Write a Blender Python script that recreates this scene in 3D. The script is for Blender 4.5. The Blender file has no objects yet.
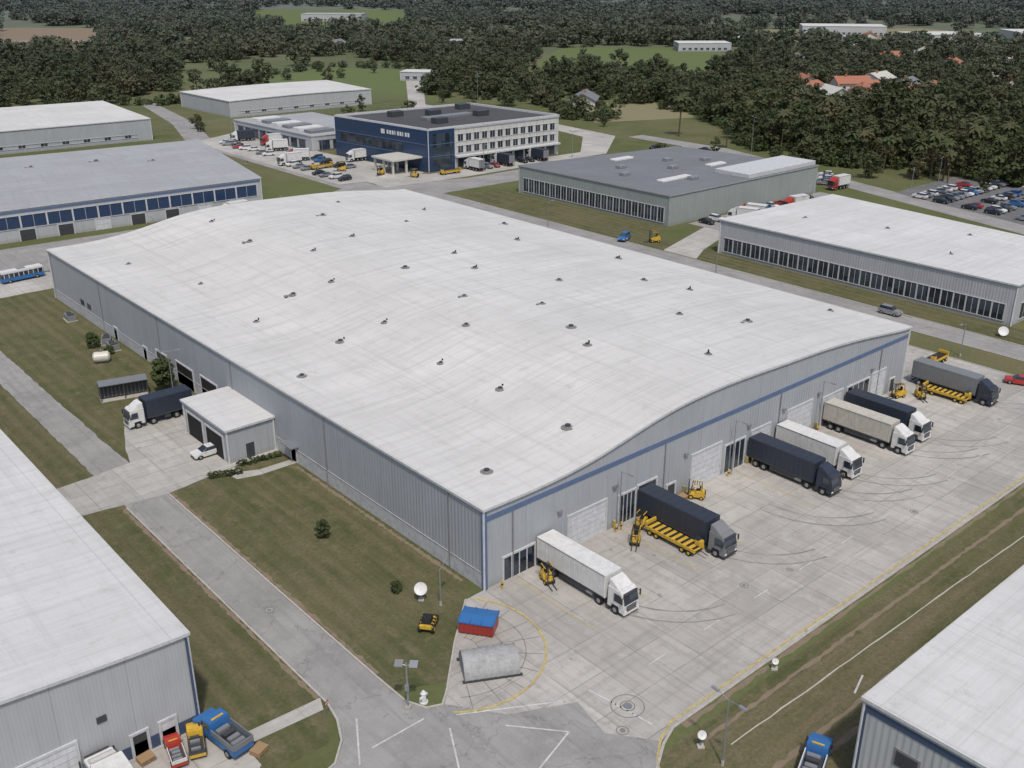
import bpy, bmesh, math, random
from mathutils import Vector, Matrix
rnd=random.Random(7)
sc=bpy.context.scene
COL=sc.collection
# ---------------------------------------------------------------- node helper
class NH:
    def __init__(s,name,rough=.85,spec=.3,metal=0):
        s.m=bpy.data.materials.new(name); s.m.use_nodes=True
        s.nt=s.m.node_tree; s.b=s.nt.nodes['Principled BSDF']
        s.b.inputs['Roughness'].default_value=rough
        s.b.inputs['Specular IOR Level'].default_value=spec
        s.b.inputs['Metallic'].default_value=metal
    def n(s,t): return s.nt.nodes.new(t)
    def l(s,a,b): s.nt.links.new(a,b)
    def put(s,sock,v):
        if hasattr(v,'is_output'): s.l(v,sock)
        elif isinstance(v,(tuple,list)) and len(v)==3 and sock.type=='RGBA': sock.default_value=(*v,1)
        else: sock.default_value=v
    def pos(s): return s.n('ShaderNodeNewGeometry').outputs['Position']
    def uv(s): return s.n('ShaderNodeTexCoord').outputs['UV']
    def obj(s): return s.n('ShaderNodeTexCoord').outputs['Object']
    def sep(s,v):
        k=s.n('ShaderNodeSeparateXYZ'); s.l(v,k.inputs[0]); return k.outputs
    def scale(s,v,x,y,z=1):
        k=s.n('ShaderNodeVectorMath'); k.operation='MULTIPLY'; s.l(v,k.inputs[0]); k.inputs[1].default_value=(x,y,z); return k.outputs[0]
    def noise(s,v,sc_,det=4,ro=.55):
        k=s.n('ShaderNodeTexNoise'); s.l(v,k.inputs['Vector']); k.inputs['Scale'].default_value=sc_; k.inputs['Detail'].default_value=min(det,5); k.inputs['Roughness'].default_value=ro; return k.outputs[0]
    def ma(s,op,a,b=0.,c=0.,clamp=False):
        k=s.n('ShaderNodeMath'); k.operation=op; k.use_clamp=clamp
        s.put(k.inputs[0],a); s.put(k.inputs[1],b); s.put(k.inputs[2],c); return k.outputs[0]
    def rng(s,v,a,b,c=0.,d=1.):
        k=s.n('ShaderNodeMapRange'); s.put(k.inputs[0],v)
        for i,x in enumerate((a,b,c,d)): k.inputs[i+1].default_value=x
        return k.outputs[0]
    def mix(s,f,a,b,bt='MIX'):
        k=s.n('ShaderNodeMix'); k.data_type='RGBA'; k.blend_type=bt
        s.put(k.inputs[0],f); s.put(k.inputs[6],a); s.put(k.inputs[7],b); return k.outputs[2]
    def line(s,x,per,w):
        return s.ma('LESS_THAN',s.ma('PINGPONG',x,per/2),w/2)
    def cell(s,v,inc):
        k=s.n('ShaderNodeVectorMath'); k.operation='SNAP'; s.l(v,k.inputs[0]); k.inputs[1].default_value=inc
        w=s.n('ShaderNodeTexWhiteNoise'); w.noise_dimensions='3D'; s.l(k.outputs[0],w.inputs['Vector']); return w.outputs['Value']
    def vor(s,v,sc_,feat='DISTANCE_TO_EDGE'):
        k=s.n('ShaderNodeTexVoronoi'); k.feature=feat; s.l(v,k.inputs['Vector']); k.inputs['Scale'].default_value=sc_; return k.outputs[0]
    def bump(s,h,st=.3,d=.05):
        k=s.n('ShaderNodeBump'); k.inputs['Strength'].default_value=st; k.inputs['Distance'].default_value=d; s.l(h,k.inputs['Height']); s.l(k.outputs[0],s.b.inputs['Normal'])
    def out(s,c):
        s.put(s.b.inputs['Base Color'],c); return s.m

HAZE_COL=(.135,.165,.18)  # bluish aerial haze, painted into the far ground and foliage colours
def paint(name,c,rough=.4,spec=.5,metal=0,dirt=.25):
    h=NH(name,rough,spec,metal); p=h.pos()
    f=h.rng(h.noise(p,1.3,4),.4,.75,0,dirt)
    f2=h.rng(h.noise(h.scale(p,6,6,.8),1,3),.5,.8,0,dirt*.6)
    return h.out(h.mix(f2,h.mix(f,c,tuple(x*.55+.03 for x in c)),(.12,.105,.085)))

def ground_mat():
    h=NH('ground_grass',.95,.1); p=h.pos()
    n1=h.noise(p,.012,6,.6); n2=h.noise(p,.12,6,.65); n3=h.noise(p,1.4,4,.7)
    c=h.mix(h.rng(n2,.35,.7),(.082,.100,.038),(.128,.128,.06))
    c=h.mix(h.rng(n1,.48,.60,0,.75),c,(.17,.145,.085))
    c=h.mix(h.rng(h.noise(p,.006,3),.5,.56,0,.6),c,(.10,.135,.048))
    c=h.mix(h.rng(n3,.3,.75,0,.5),c,(.06,.07,.027))
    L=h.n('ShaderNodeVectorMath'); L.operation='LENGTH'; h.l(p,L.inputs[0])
    c=h.mix(h.rng(L.outputs['Value'],350,2400,0,.8),c,HAZE_COL)  # haze painted into the ground colour, stronger away from the origin
    h.bump(n3,.5,.1); return h.out(c)
def lawn_mat(name,sx,sy,brown,mow=None):
    h=NH(name,.95,.1); p=h.pos(); x,y,z=h.sep(p)
    st=h.noise(h.scale(p,sx,sy),1,5,.65); n2=h.noise(p,.16,6,.65); n3=h.noise(p,2.6,5,.75); n4=h.noise(p,.4,5,.72)
    c=h.mix(h.rng(n2,.35,.65),(.070,.083,.032),(.118,.118,.055))
    c=h.mix(h.rng(st,.42,.60,0,brown),c,(.175,.14,.088))
    c=h.mix(h.rng(n4,.50,.66,0,.75),c,(.185,.155,.098))
    c=h.mix(h.rng(h.noise(p,.055,5,.7),.47,.62,0,.65),c,(.165,.142,.082))
    c=h.mix(h.rng(h.noise(p,.9,5,.75),.55,.68,0,.5),c,(.045,.062,.022))
    if mow:
        s_=h.ma('SINE',h.ma('ADD',h.ma('MULTIPLY',x if mow=='x' else y,2.9),h.ma('MULTIPLY',n2,3.0)))
        c=h.mix(h.rng(s_,-.6,.6,0,.22),c,(.045,.055,.022))
    c=h.mix(h.rng(n3,.35,.7,0,.55),c,(.045,.052,.024))
    h.bump(n3,.6,.12); return h.out(c)
def concrete_mat(name,base,j=4.5,jx=4.5,streak=.5):
    h=NH(name,.85,.25); p=h.pos(); x,y,z=h.sep(p)
    w=h.cell(p,(jx,j,50)); c=h.mix(h.rng(w,0,1),tuple(v*.88 for v in base),tuple(v*1.08 for v in base))
    c=h.mix(h.rng(h.noise(p,.06,5,.68),.40,.62,0,.62),c,tuple(v*.62 for v in base))
    c=h.mix(h.rng(h.noise(h.scale(p,1.1,.06),1,5,.68),.48,.70,0,streak),c,tuple(v*.46 for v in base))
    c=h.mix(h.rng(h.noise(h.scale(p,.045,.8),1,5,.68),.50,.72,0,streak*1.1),c,tuple(v*.48 for v in base))
    c=h.mix(h.rng(h.noise(p,.7,5,.78),.54,.70,0,.6),c,tuple(v*.52 for v in base))
    c=h.mix(h.rng(h.noise(p,.25,5,.7),.56,.66,0,.4),c,(.47,.455,.42))
    c=h.mix(h.rng(h.noise(p,6,3,.7),.3,.8,0,.25),c,tuple(v*.7 for v in base))
    spots=h.ma('LESS_THAN',h.vor(p,.35,'F1'),h.rng(h.noise(p,.2,2),.45,.8,.02,.24))
    c=h.mix(h.ma('MULTIPLY',spots,.4),c,(.10,.095,.09))
    ln=h.ma('MAXIMUM',h.line(x,jx,.1),h.line(y,j,.1))
    c=h.mix(h.ma('MULTIPLY',ln,h.rng(h.noise(p,.3,3),.3,.7,.1,.65)),c,(.11,.105,.095))
    return h.out(c)
def asphalt_mat(name,base,crk=.3):
    h=NH(name,.9,.2); p=h.pos(); x,y,z=h.sep(p)
    c=h.mix(h.rng(h.noise(p,.13,5,.7),.40,.62),base,tuple(v*.74 for v in base))
    c=h.mix(h.rng(h.noise(h.scale(p,1.2,.04),1,5,.65),.48,.68,0,.6),c,tuple(v*.6 for v in base))
    c=h.mix(h.rng(h.noise(p,.8,5,.75),.54,.70,0,.4),c,tuple(v*1.3 for v in base))
    c=h.mix(h.rng(h.noise(p,5,3,.75),.35,.75,0,.35),c,tuple(v*1.25 for v in base))
    wob=h.n('ShaderNodeVectorMath'); wob.operation='ADD'; h.l(p,wob.inputs[0])
    tn=h.n('ShaderNodeTexNoise'); tn.inputs['Scale'].default_value=.9; tn.inputs['Detail'].default_value=4; h.l(p,tn.inputs['Vector']); h.l(h.scale(tn.outputs['Color'],2.4,2.4,2.4),wob.inputs[1])
    cr=h.ma('LESS_THAN',h.vor(wob.outputs[0],.11),.006)
    c=h.mix(h.ma('MULTIPLY',cr,crk),c,(.07,.068,.064))
    return h.out(c)
def roof_mat(name,base,dark=.5):
    h=NH(name,.95,.1); u=h.uv(); x,y,z=h.sep(u)
    w=h.cell(u,(14.5,6.1,9)); c=h.mix(w,tuple(v*.95 for v in base),tuple(v*1.03 for v in base))
    w2=h.cell(u,(200,1.525,9)); c=h.mix(h.rng(w2,0,1,0,.4),c,tuple(v*.92 for v in base))
    c=h.mix(h.rng(h.noise(u,.05,5,.68),.42,.62,0,.65),c,tuple(v*.82 for v in base))
    c=h.mix(h.rng(h.noise(h.scale(u,.035,.8),1,5,.72),.47,.72,0,dark),c,tuple(v*.68 for v in base))
    c=h.mix(h.rng(h.noise(h.scale(u,.8,.035),1,5,.72),.50,.74,0,dark),c,tuple(v*.70 for v in base))
    c=h.mix(h.rng(h.noise(u,.45,5,.78),.55,.70,0,.5),c,(base[0]*.64,base[1]*.62,base[2]*.57))
    c=h.mix(h.rng(h.noise(u,3.5,3,.7),.4,.8,0,.25),c,tuple(v*.76 for v in base))
    ln=h.ma('MAXIMUM',h.ma('MULTIPLY',h.line(y,1.525,.07),.09),h.ma('MULTIPLY',h.line(x,14.5,.14),.2))
    ln=h.ma('MAXIMUM',ln,h.ma('MULTIPLY',h.line(y,6.1,.10),.15))
    c=h.mix(ln,c,(.16,.16,.155))
    return h.out(c)
def wall_mat(name,base,per=.6,st=.3):
    h=NH(name,.6,.3); u=h.uv(); x,y,z=h.sep(u)
    w=h.cell(h.scale(u,1,0,0),(6.0,9,9)); c=h.mix(w,tuple(v*.95 for v in base),tuple(v*1.03 for v in base))
    c=h.mix(h.rng(h.noise(h.scale(u,1.2,.10),1,5,.6),.45,.75,0,.4),c,tuple(v*.72 for v in base))
    c=h.mix(h.rng(h.noise(u,.22,5,.6),.45,.7,0,.35),c,tuple(v*.8 for v in base))
    c=h.mix(h.ma('MULTIPLY',h.line(x,per,per*.2),.2),c,tuple(v*.4 for v in base))
    c=h.mix(h.ma('MULTIPLY',h.line(x,6.0,.09),.3),c,tuple(v*.4 for v in base))
    c=h.mix(h.rng(h.ma('ADD',y,h.noise(h.scale(u,.8,.8),1,3)),.4,1.5,.45,0),c,(.20,.18,.15))
    sn=h.ma('SINE',h.ma('MULTIPLY',x,2*math.pi/per)); h.bump(sn,st,.04)
    return h.out(c)
def leaf_mat(name,a,b,c3):
    h=NH(name,.7,.15)
    oi=h.n('ShaderNodeObjectInfo'); p=h.obj(); wp=h.pos()
    c=h.mix(h.rng(h.noise(p,.55,2),.35,.65),a,b)
    c=h.mix(h.rng(oi.outputs['Random'],.2,1,0,.85),c,c3)
    c=h.mix(h.rng(h.noise(wp,.02,2),.4,.62,0,.5),c,(.085,.085,.04))
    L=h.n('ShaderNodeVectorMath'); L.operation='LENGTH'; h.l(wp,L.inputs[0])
    c=h.mix(h.rng(L.outputs['Value'],280,2200,.02,.85),c,HAZE_COL)  # far leaves fade to a painted haze tint by distance from origin
    tr=h.n('ShaderNodeBsdfTranslucent'); h.l(c,tr.inputs[0]); mx=h.n('ShaderNodeMixShader'); mx.inputs[0].default_value=.3
    h.put(h.b.inputs['Base Color'],c); h.l(h.b.outputs[0],mx.inputs[1]); h.l(tr.outputs[0],mx.inputs[2])
    h.l(mx.outputs[0],h.nt.nodes['Material Output'].inputs[0]); return h.m
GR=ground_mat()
LAWN_W=lawn_mat('lawn_grass',.55,.03,.6,'x'); LAWN_S=lawn_mat('worn_grass',.012,.30,1.0)
CONC=concrete_mat('yard_concrete',(.425,.405,.37)); CONC2=concrete_mat('drive_concrete',(.43,.415,.38),5,5,.4)
ASP=asphalt_mat('road_asphalt',(.275,.268,.255)); ASP2=asphalt_mat('lot_asphalt',(.15,.15,.15))
KERB=paint('kerb_concrete',(.40,.38,.34),.9,.2,0,.6); YEL=paint('yellow_line_paint',(.48,.39,.16),.8,.2,0,1.1); WHL=paint('white_line_paint',(.54,.54,.51),.8,.2,0,1.0)
DIRT=paint('bare_dirt',(.21,.165,.115),.95,.1,0,.6); SEAL=paint('joint_seal',(.22,.21,.19),.9,.1,0,.6)
ROOF=roof_mat('white_membrane_roof',(.56,.555,.53),.65); ROOF7=roof_mat('light_metal_roof',(.55,.55,.535),.55)
ROOFG=roof_mat('grey_roof',(.34,.35,.36)); ROOFD=roof_mat('dark_roof',(.18,.19,.20)); ROOFK=roof_mat('black_roof',(.085,.085,.09))
WALL=wall_mat('grey_corrugated_wall',(.345,.365,.38)); WALLL=wall_mat('light_corrugated_wall',(.40,.41,.415)); WALLC=wall_mat('cream_wall',(.52,.51,.47),3,.1)
WALLG=wall_mat('green_grey_wall',(.28,.31,.29)); PLI=paint('plinth_render',(.45,.46,.46),.8,.2,0,.6)
NAVY=paint('navy_cladding',(.018,.042,.095),.25,.5,0,.3)
TRIM=paint('white_trim',(.50,.51,.51),.6,.3,0,.5); BLUE=paint('blue_trim',(.10,.15,.26),.6,.3,0,.6); DBLUE=paint('navy_trim',(.05,.075,.13),.6,.3)
BLK=paint('black_rubber',(.02,.02,.02),.8,.2,0,.3); DGR=paint('dark_grey_steel',(.06,.065,.07),.5,.4,.3); MET=paint('galvanised_steel',(.34,.35,.36),.45,.5,.6)
DOORW=paint('roller_door_white',(.56,.57,.58),.5,.3,0,.5); CREAM=paint('cream_paint',(.52,.50,.44)); TARP=paint('grey_tarp',(.33,.335,.33),.85,.15,0,.7)
def glass_mat():
    h=NH('window_glass',.12,.6); w=h.cell(h.pos(),(1.7,1.7,1.9)); return h.out(h.mix(w,(.012,.018,.026),(.05,.065,.085)))
GLS=glass_mat()
C_W=paint('paint_white',(.60,.60,.58),.45,.4,0,.4); C_N=paint('paint_navy',(.022,.030,.048),.5); C_G=paint('paint_grey',(.17,.18,.185),.5); C_B=paint('paint_blue',(.03,.13,.33)); C_R=paint('paint_red',(.36,.035,.025)); C_Y=paint('paint_yellow',(.56,.36,.04),.45,.4,0,.5); C_BG=paint('paint_beige',(.46,.44,.38),.5,.4,0,.5); C_BK=paint('paint_black',(.02,.02,.022),.3); C_S=paint('paint_silver',(.36,.37,.38),.3,.5,.5)
LAMPW=paint('lamp_lens',(.7,.7,.68),.3); REDL=paint('tail_light',(.4,.02,.01),.3)
# ---------------------------------------------------------------- mesh builder
class MB:
    def __init__(s): s.v=[];s.f=[];s.mi=[];s.mats=[];s.uv={}
    def m(s,mat):
        if mat not in s.mats: s.mats.append(mat)
        return s.mats.index(mat)
    def add(s,vs,fs,mat):
        o=len(s.v); k=s.m(mat); s.v+= [tuple(a) for a in vs]
        for f in fs: s.f.append(tuple(o+i for i in f)); s.mi.append(k)
    def hexa(s,p,mat): s.add(p,[(3,2,1,0),(4,5,6,7),(0,1,5,4),(1,2,6,5),(2,3,7,6),(3,0,4,7)],mat)
    def tmp(s,bm,mat,bev,seg=2):
        if bev: bmesh.ops.bevel(bm,geom=bm.edges[:],offset=bev,segments=seg,affect='EDGES',clamp_overlap=True)
        bm.verts.index_update()
        s.add([v.co[:] for v in bm.verts],[[v.index for v in f.verts] for f in bm.faces],mat); bm.free()
    def box(s,x0,x1,y0,y1,z0,z1,mat,bev=0,seg=2):
        bm=bmesh.new(); vs=[bm.verts.new(c) for c in ((x0,y0,z0),(x1,y0,z0),(x1,y1,z0),(x0,y1,z0),(x0,y0,z1),(x1,y0,z1),(x1,y1,z1),(x0,y1,z1))]
        for f in [(3,2,1,0),(4,5,6,7),(0,1,5,4),(1,2,6,5),(2,3,7,6),(3,0,4,7)]: bm.faces.new([vs[i] for i in f])
        s.tmp(bm,mat,bev,seg)
    def prism(s,prof,x0,x1,mat,bev=0,top_in=0,zref=None,seg=2):
        zm=zref if zref else (min(p[1] for p in prof),max(p[1] for p in prof))
        def xi(x,z):
            t=max(0,min(1,(z-zm[0])/(zm[1]-zm[0]+1e-6))); return x*(1-top_in*t)
        bm=bmesh.new(); a=[bm.verts.new((xi(x0,z),y,z)) for y,z in prof]; b=[bm.verts.new((xi(x1,z),y,z)) for y,z in prof]; n=len(prof)
        bm.faces.new(a); bm.faces.new(b[::-1])
        for i in range(n): bm.faces.new([a[i],b[i],b[(i+1)%n],a[(i+1)%n]][::-1])
        bmesh.ops.recalc_face_normals(bm,faces=bm.faces[:]); s.tmp(bm,mat,bev,seg)
    def tube(s,p0,p1,r0,r1,mat,seg=10,cap=True):
        p0=Vector(p0);p1=Vector(p1);d=(p1-p0).normalized(); a=d.orthogonal().normalized(); b=d.cross(a)
        vs=[];n=seg
        for p,r in((p0,r0),(p1,r1)):
            for i in range(n):
                t=2*math.pi*i/n; vs.append(p+a*math.cos(t)*r+b*math.sin(t)*r)
        fs=[(i,(i+1)%n,n+(i+1)%n,n+i) for i in range(n)]
        if cap: fs+=[tuple(range(n))[::-1],tuple(range(n,2*n))]
        s.add(vs,fs,mat)
    def wheel(s,x,y,r,w,rim=MET):
        sg=1 if x>0 else -1
        s.tube((x-w/2,y,r),(x+w/2,y,r),r,r,BLK,16)
        s.tube((x+sg*(w/2),y,r),(x+sg*(w/2+.02),y,r),r*.55,r*.5,rim,12)
    def strip(s,p0,p1,u0,u1,z0,z1,d0,d1,mat):
        p0=Vector(p0);p1=Vector(p1);d=(p1-p0).normalized();n=Vector((d.y,-d.x))
        a=p0+d*u0;b=p0+d*u1
        q=[a+n*d1,b+n*d1,b+n*d0,a+n*d0]
        s.hexa([(v.x,v.y,z0) for v in q]+[(v.x,v.y,z1) for v in q],mat)
    def mesh(s,name):
        me=bpy.data.meshes.new(name); me.from_pydata(s.v,[],s.f)
        for m in s.mats: me.materials.append(m)
        me.polygons.foreach_set('material_index',s.mi); me.update(); return me
    def obj(s,name,parent=None,loc=(0,0,0),rz=0,sc_=1):
        return place(name,s.mesh(name),loc,rz,sc_,parent)
def place(name,me,loc=(0,0,0),rz=0,sc_=1,parent=None):
    o=bpy.data.objects.new(name,me); COL.objects.link(o); o.location=loc; o.rotation_euler=(0,0,rz); o.scale=(sc_,)*3
    if parent: o.parent=parent
    return o
def empty(name):
    o=bpy.data.objects.new(name,None); COL.objects.link(o); return o
def sheet(name,pts,z,mat,rough=0):
    P=[]
    n=len(pts)
    for i in range(n):
        a=Vector(pts[i]);b=Vector(pts[(i+1)%n]);L=(b-a).length;k=max(1,min(150,int(L/1.2))) if rough else 1
        nn=Vector((b.y-a.y,a.x-b.x)).normalized() if L>0 else Vector((0,0))
        for j in range(k):
            q=a.lerp(b,j/k)
            if rough and j: q+=nn*rnd.uniform(-rough,rough)
            P.append((q.x,q.y,z))
    me=bpy.data.meshes.new(name); me.from_pydata(P,[],[tuple(range(len(P)))]); me.materials.append(mat)
    if me.polygons[0].normal.z<0: me.flip_normals()
    return place(name,me)
def ribbon(name,pts,w,z,hh,mat,wv=0):
    mb=MB(); P=[Vector(p) for p in pts]; n=len(P); L=[];Rr=[]
    for i in range(n):
        a=P[max(0,i-1)];b=P[min(n-1,i+1)]; d=(b-a).normalized(); ww=w*(1+(rnd.uniform(-wv,wv) if wv else 0)); nn=Vector((-d.y,d.x))*ww/2
        L.append(P[i]+nn);Rr.append(P[i]-nn)
    for i in range(n-1):
        if hh>0:
            q=[Rr[i],Rr[i+1],L[i+1],L[i]]
            mb.hexa([(v.x,v.y,z) for v in q]+[(v.x,v.y,z+hh) for v in q],mat)
        else: mb.add([(v.x,v.y,z) for v in (Rr[i],Rr[i+1],L[i+1],L[i])],[(0,1,2,3)],mat)
    return mb.obj(name)
def arc(cx,cy,r,a0,a1,n=24): return [(cx+r*math.cos(math.radians(a0+(a1-a0)*i/n)),cy+r*math.sin(math.radians(a0+(a1-a0)*i/n))) for i in range(n+1)]

# ---------------------------------------------------------------- buildings
def interp(tab,x):
    for (a,b),(c,d) in zip(tab,tab[1:]):
        if x<=c:
            t=(x-a)/(c-a); return b+(d-b)*t
    return tab[-1][1]
def building(name,poly,h,roofm,wallm,hump=None,trim=TRIM,skirt=.3,plinth=None,ov=.25,parapet=0):
    root=empty(name); p=[Vector(q) for q in poly]; W=(p[1]-p[0]).length; D=(p[3]-p[0]).length
    ns=48 if hump else 1
    hf=(lambda s:hump(max(0,min(1,s)))) if hump else (lambda s:0)
    def B(s,t): return (p[0]*(1-s)+p[1]*s)*(1-t)+(p[3]*(1-s)+p[2]*s)*t
    V=[];Fc=[];UV=[]
    def quad(a,b,za,zb,ua,ub,z0=0):
        o=len(V); V.extend([(a.x,a.y,z0),(b.x,b.y,z0),(b.x,b.y,zb),(a.x,a.y,za)]); Fc.append((o,o+1,o+2,o+3)); UV.extend([(ua,z0),(ub,z0),(ub,zb),(ua,za)])
    for i in range(ns):
        s0,s1=i/ns,(i+1)/ns
        quad(B(s0,0),B(s1,0),h+hf(s0),h+hf(s1),s0*W,s1*W)
        quad(B(1-s0,1),B(1-s1,1),h+hf(1-s0),h+hf(1-s1),s0*W,s1*W)
    quad(B(1,0),B(1,1),h,h,0,D); quad(B(0,1),B(0,0),h,h,0,D)
    me=bpy.data.meshes.new('walls'); me.from_pydata(V,[],Fc); me.materials.append(wallm)
    uvl=me.uv_layers.new(name='UVMap')
    for i,u in enumerate(UV): uvl.data[i].uv=u
    place('walls',me,parent=root)
    V=[];Fc=[];UV=[];mi=[]; e=ov/W; e2=ov/D
    S=[-e+(1+2*e)*i/ns for i in range(ns+1)]
    def top(s): return h+hf(s)+.1
    def q4(vs,uvs,k):
        o=len(V); V.extend(vs); Fc.append((o,o+1,o+2,o+3)); UV.extend(uvs); mi.append(k)
    a0,a1=-e2,1+e2
    def V3(s,t,z): b=B(s,t); return (b.x,b.y,z)
    for i in range(ns):
        s0,s1=S[i],S[i+1]
        q4([V3(s0,a0,top(s0)),V3(s1,a0,top(s1)),V3(s1,a1,top(s1)),V3(s0,a1,top(s0))],[(s0*W,0),(s1*W,0),(s1*W,D),(s0*W,D)],0)
        q4([V3(s0,a0,top(s0)-skirt),V3(s1,a0,top(s1)-skirt),V3(s1,a0,top(s1)),V3(s0,a0,top(s0))],[(0,0)]*4,1)
        q4([V3(s1,a1,top(s1)-skirt),V3(s0,a1,top(s0)-skirt),V3(s0,a1,top(s0)),V3(s1,a1,top(s1))],[(0,0)]*4,1)
    for s,t0,t1 in((-e,a1,a0),(1+e,a0,a1)):
        q4([V3(s,t0,top(s)-skirt),V3(s,t1,top(s)-skirt),V3(s,t1,top(s)),V3(s,t0,top(s))],[(0,0)]*4,1)
    me=bpy.data.meshes.new('roof'); me.from_pydata(V,[],Fc); me.materials.append(roofm); me.materials.append(trim)
    uvl=me.uv_layers.new(name='UVMap')
    for i,u in enumerate(UV): uvl.data[i].uv=u
    me.polygons.foreach_set('material_index',mi); me.update()
    place('roof',me,parent=root)
    mb=MB()
    P=[(v.x,v.y) for v in p]
    for i in range(4):
        L=(p[(i+1)%4]-p[i]).length
        if plinth: mb.strip(P[i],P[(i+1)%4],0,L,0,plinth[0],-.05,.06,plinth[1])
        if parapet: mb.strip(P[i],P[(i+1)%4],-.3,L+.3,h+.1,h+.1+parapet,-.3,.3,trim)
    for i in range(4):
        mb.tube((p[i].x,p[i].y,0),(p[i].x,p[i].y,h),.16,.16,trim,8)
    mb.obj('corner_trim',root)
    return root,P
def vents(root,pts,zf,sz=1.0):
    mb=MB()
    for x,y in pts:
        z=zf(x,y)+.1; r=rnd.random(); s=sz*(.6+.4*rnd.random())
        mb.box(x-.5*s,x+.5*s,y-.45*s,y+.45*s,z-.05,z+.22*s,MET,.04,1)
        mb.tube((x,y,z+.22*s),(x,y,z+.42*s),.36*s,.42*s,DGR,12)
        if r<.3: mb.tube((x+1.1*s,y+.5,z-.05),(x+1.1*s,y+.5,z+.35),.12,.12,BLK,8)
        if r>.75: mb.box(x-1.9*s,x-1.2*s,y-.3*s,y+.3*s,z-.05,z+.2,C_G,.04,1)
        mb.tube((x,y,z-.05),(x,y,z+.03),.95*s,.95*s,SEAL,14)
    mb.obj('roof_vents',root)
def windows(root,a,b,u0,u1,z0,z1,n,frac=.82,fr=TRIM,gl=GLS,name='windows',mull=1):
    mb=MB(); st=(u1-u0)/n
    mb.strip(a,b,u0-.1,u1+.1,z0-.15,z0-.02,0,.14,fr); mb.strip(a,b,u0-.1,u1+.1,z1+.02,z1+.15,0,.14,fr)
    for i in range(n):
        w=st*frac; c=u0+st*(i+.5)
        mb.strip(a,b,c-w/2,c+w/2,z0,z1,.0,.05,gl)
        if frac>.85: mb.strip(a,b,c+w/2+.01,c-w/2+st-.01,z0,z1,0,.12,fr)
        for k in range(1,mull+1):
            uu=c-w/2+w*k/(mull+1); mb.strip(a,b,uu-.04,uu+.04,z0,z1,.05,.09,fr)
    mb.obj(name,root)
def rdoor(mb,a,b,u0,u1,z1,mat=DOORW,fr=TRIM,lines=6):
    mb.strip(a,b,u0-.25,u0,0,z1+.25,0,.16,fr); mb.strip(a,b,u1,u1+.25,0,z1+.25,0,.16,fr); mb.strip(a,b,u0,u1,z1,z1+.25,0,.16,fr)
    for i in range(lines): 
        zz=z1*i/lines; mb.strip(a,b,u0,u1,zz+.03,zz+z1/lines-.02,0,.08,mat)
    mb.strip(a,b,u0,u1,0,z1,0,.05,DGR)
prof=[(0,0),(8,-.1),(14,.25),(19,.9),(24,1.9),(29,2.7),(34,3.1),(41,3.25),(47,3.05),(54,2.75),(62,2.5),(68,2.1),(75,1.4),(80,.75),(84,.25),(87,0)]
def smooth(x):
    return sum(interp(prof,max(0,min(87,x+d))) for d in(-3,-1.5,0,1.5,3))/5
main,P=building('warehouse',[(0,0),(87,0),(87,137),(0,137)],10,ROOF,WALL,hump=lambda s:smooth(s*87),plinth=None)
mb=MB()
a,b=P[0],P[1]
mb.strip(a,b,0.3,86.7,8.4,9.0,0,.07,BLUE)
mb.strip(a,b,0,.3,0,9.6,0,.2,BLUE); mb.strip(P[3],P[0],136.75,137,0,9.6,0,.19,BLUE)
mb.obj('blue_fascia',main)
mb=MB(); mb.strip(P[3],P[0],0,136.6,0,1.9,0,.08,PLI); mb.strip(P[3],P[0],0,136.6,1.9,2.0,0,.12,TARP); mb.obj('plinth',main)
mb=MB()
for u0,u1,z in((12.5,18.6,4.3),(34.4,40.2,4.9),(55.2,61,5.0),(77.2,81,4.6)): rdoor(mb,a,b,u0,u1,z)
for u0,u1,z in((2.7,7.2,2.9),(21,23.7,3.9),(41.3,45.4,4.0),(70.4,76.3,4.3)):
    rdoor(mb,a,b,u0,u1,z,GLS,TRIM,2)
    n=4
    for i in range(1,n): mb.strip(a,b,u0+(u1-u0)*i/n-.06,u0+(u1-u0)*i/n+.06,0,z,.08,.14,TRIM)
rdoor(mb,a,b,29.8,31.2,2.2,DGR,TRIM,1); rdoor(mb,a,b,64,69,4.4,DOORW); rdoor(mb,a,b,47,51,4.4,DOORW); rdoor(mb,a,b,24.3,27.5,4.1,DGR)
rdoor(mb,a,b,83,84.2,2.2,DGR,TRIM,1)
for u in (11,20,33,46,54,62.5,76.8):
    mb.strip(a,b,u-.12,u+.12,0,1.1,.1,.5,YEL)
    mb.strip(a,b,u-.3,u+.3,5.5,5.8,0,.35,MET)
for u in (4,29,53,79): mb.strip(a,b,u-.07,u+.07,0,8.3,.07,.17,MET)
a2,b2=P[3],P[0]
def L(y):return 137-y
rdoor(mb,a2,b2,L(91.8),L(90.4),2.2,DGR,TRIM,1); rdoor(mb,a2,b2,L(41.4),L(40.1),2.2,DGR,TRIM,1)
rdoor(mb,a2,b2,L(78),L(72),3.6,BLK,TRIM,1); rdoor(mb,a2,b2,L(86),L(82),3.2,DGR,TRIM,3); rdoor(mb,a2,b2,L(69),L(63.5),3.8,BLK,TRIM,1)
rdoor(mb,a2,b2,L(105),L(103.6),2.2,DGR,TRIM,1)
for y in (117,120.5): mb.strip(a2,b2,L(y+.9),L(y-.9),2.6,3.6,0,.08,GLS)
for y in range(6,137,26): mb.strip(a2,b2,L(y)-.05,L(y)+.05,0,9.6,.1,.18,MET)
mb.strip(a2,b2,L(40.1)-2.2,L(40.1)+.7,2.5,2.65,0,1.2,MET)
mb.obj('doors',main)
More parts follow.
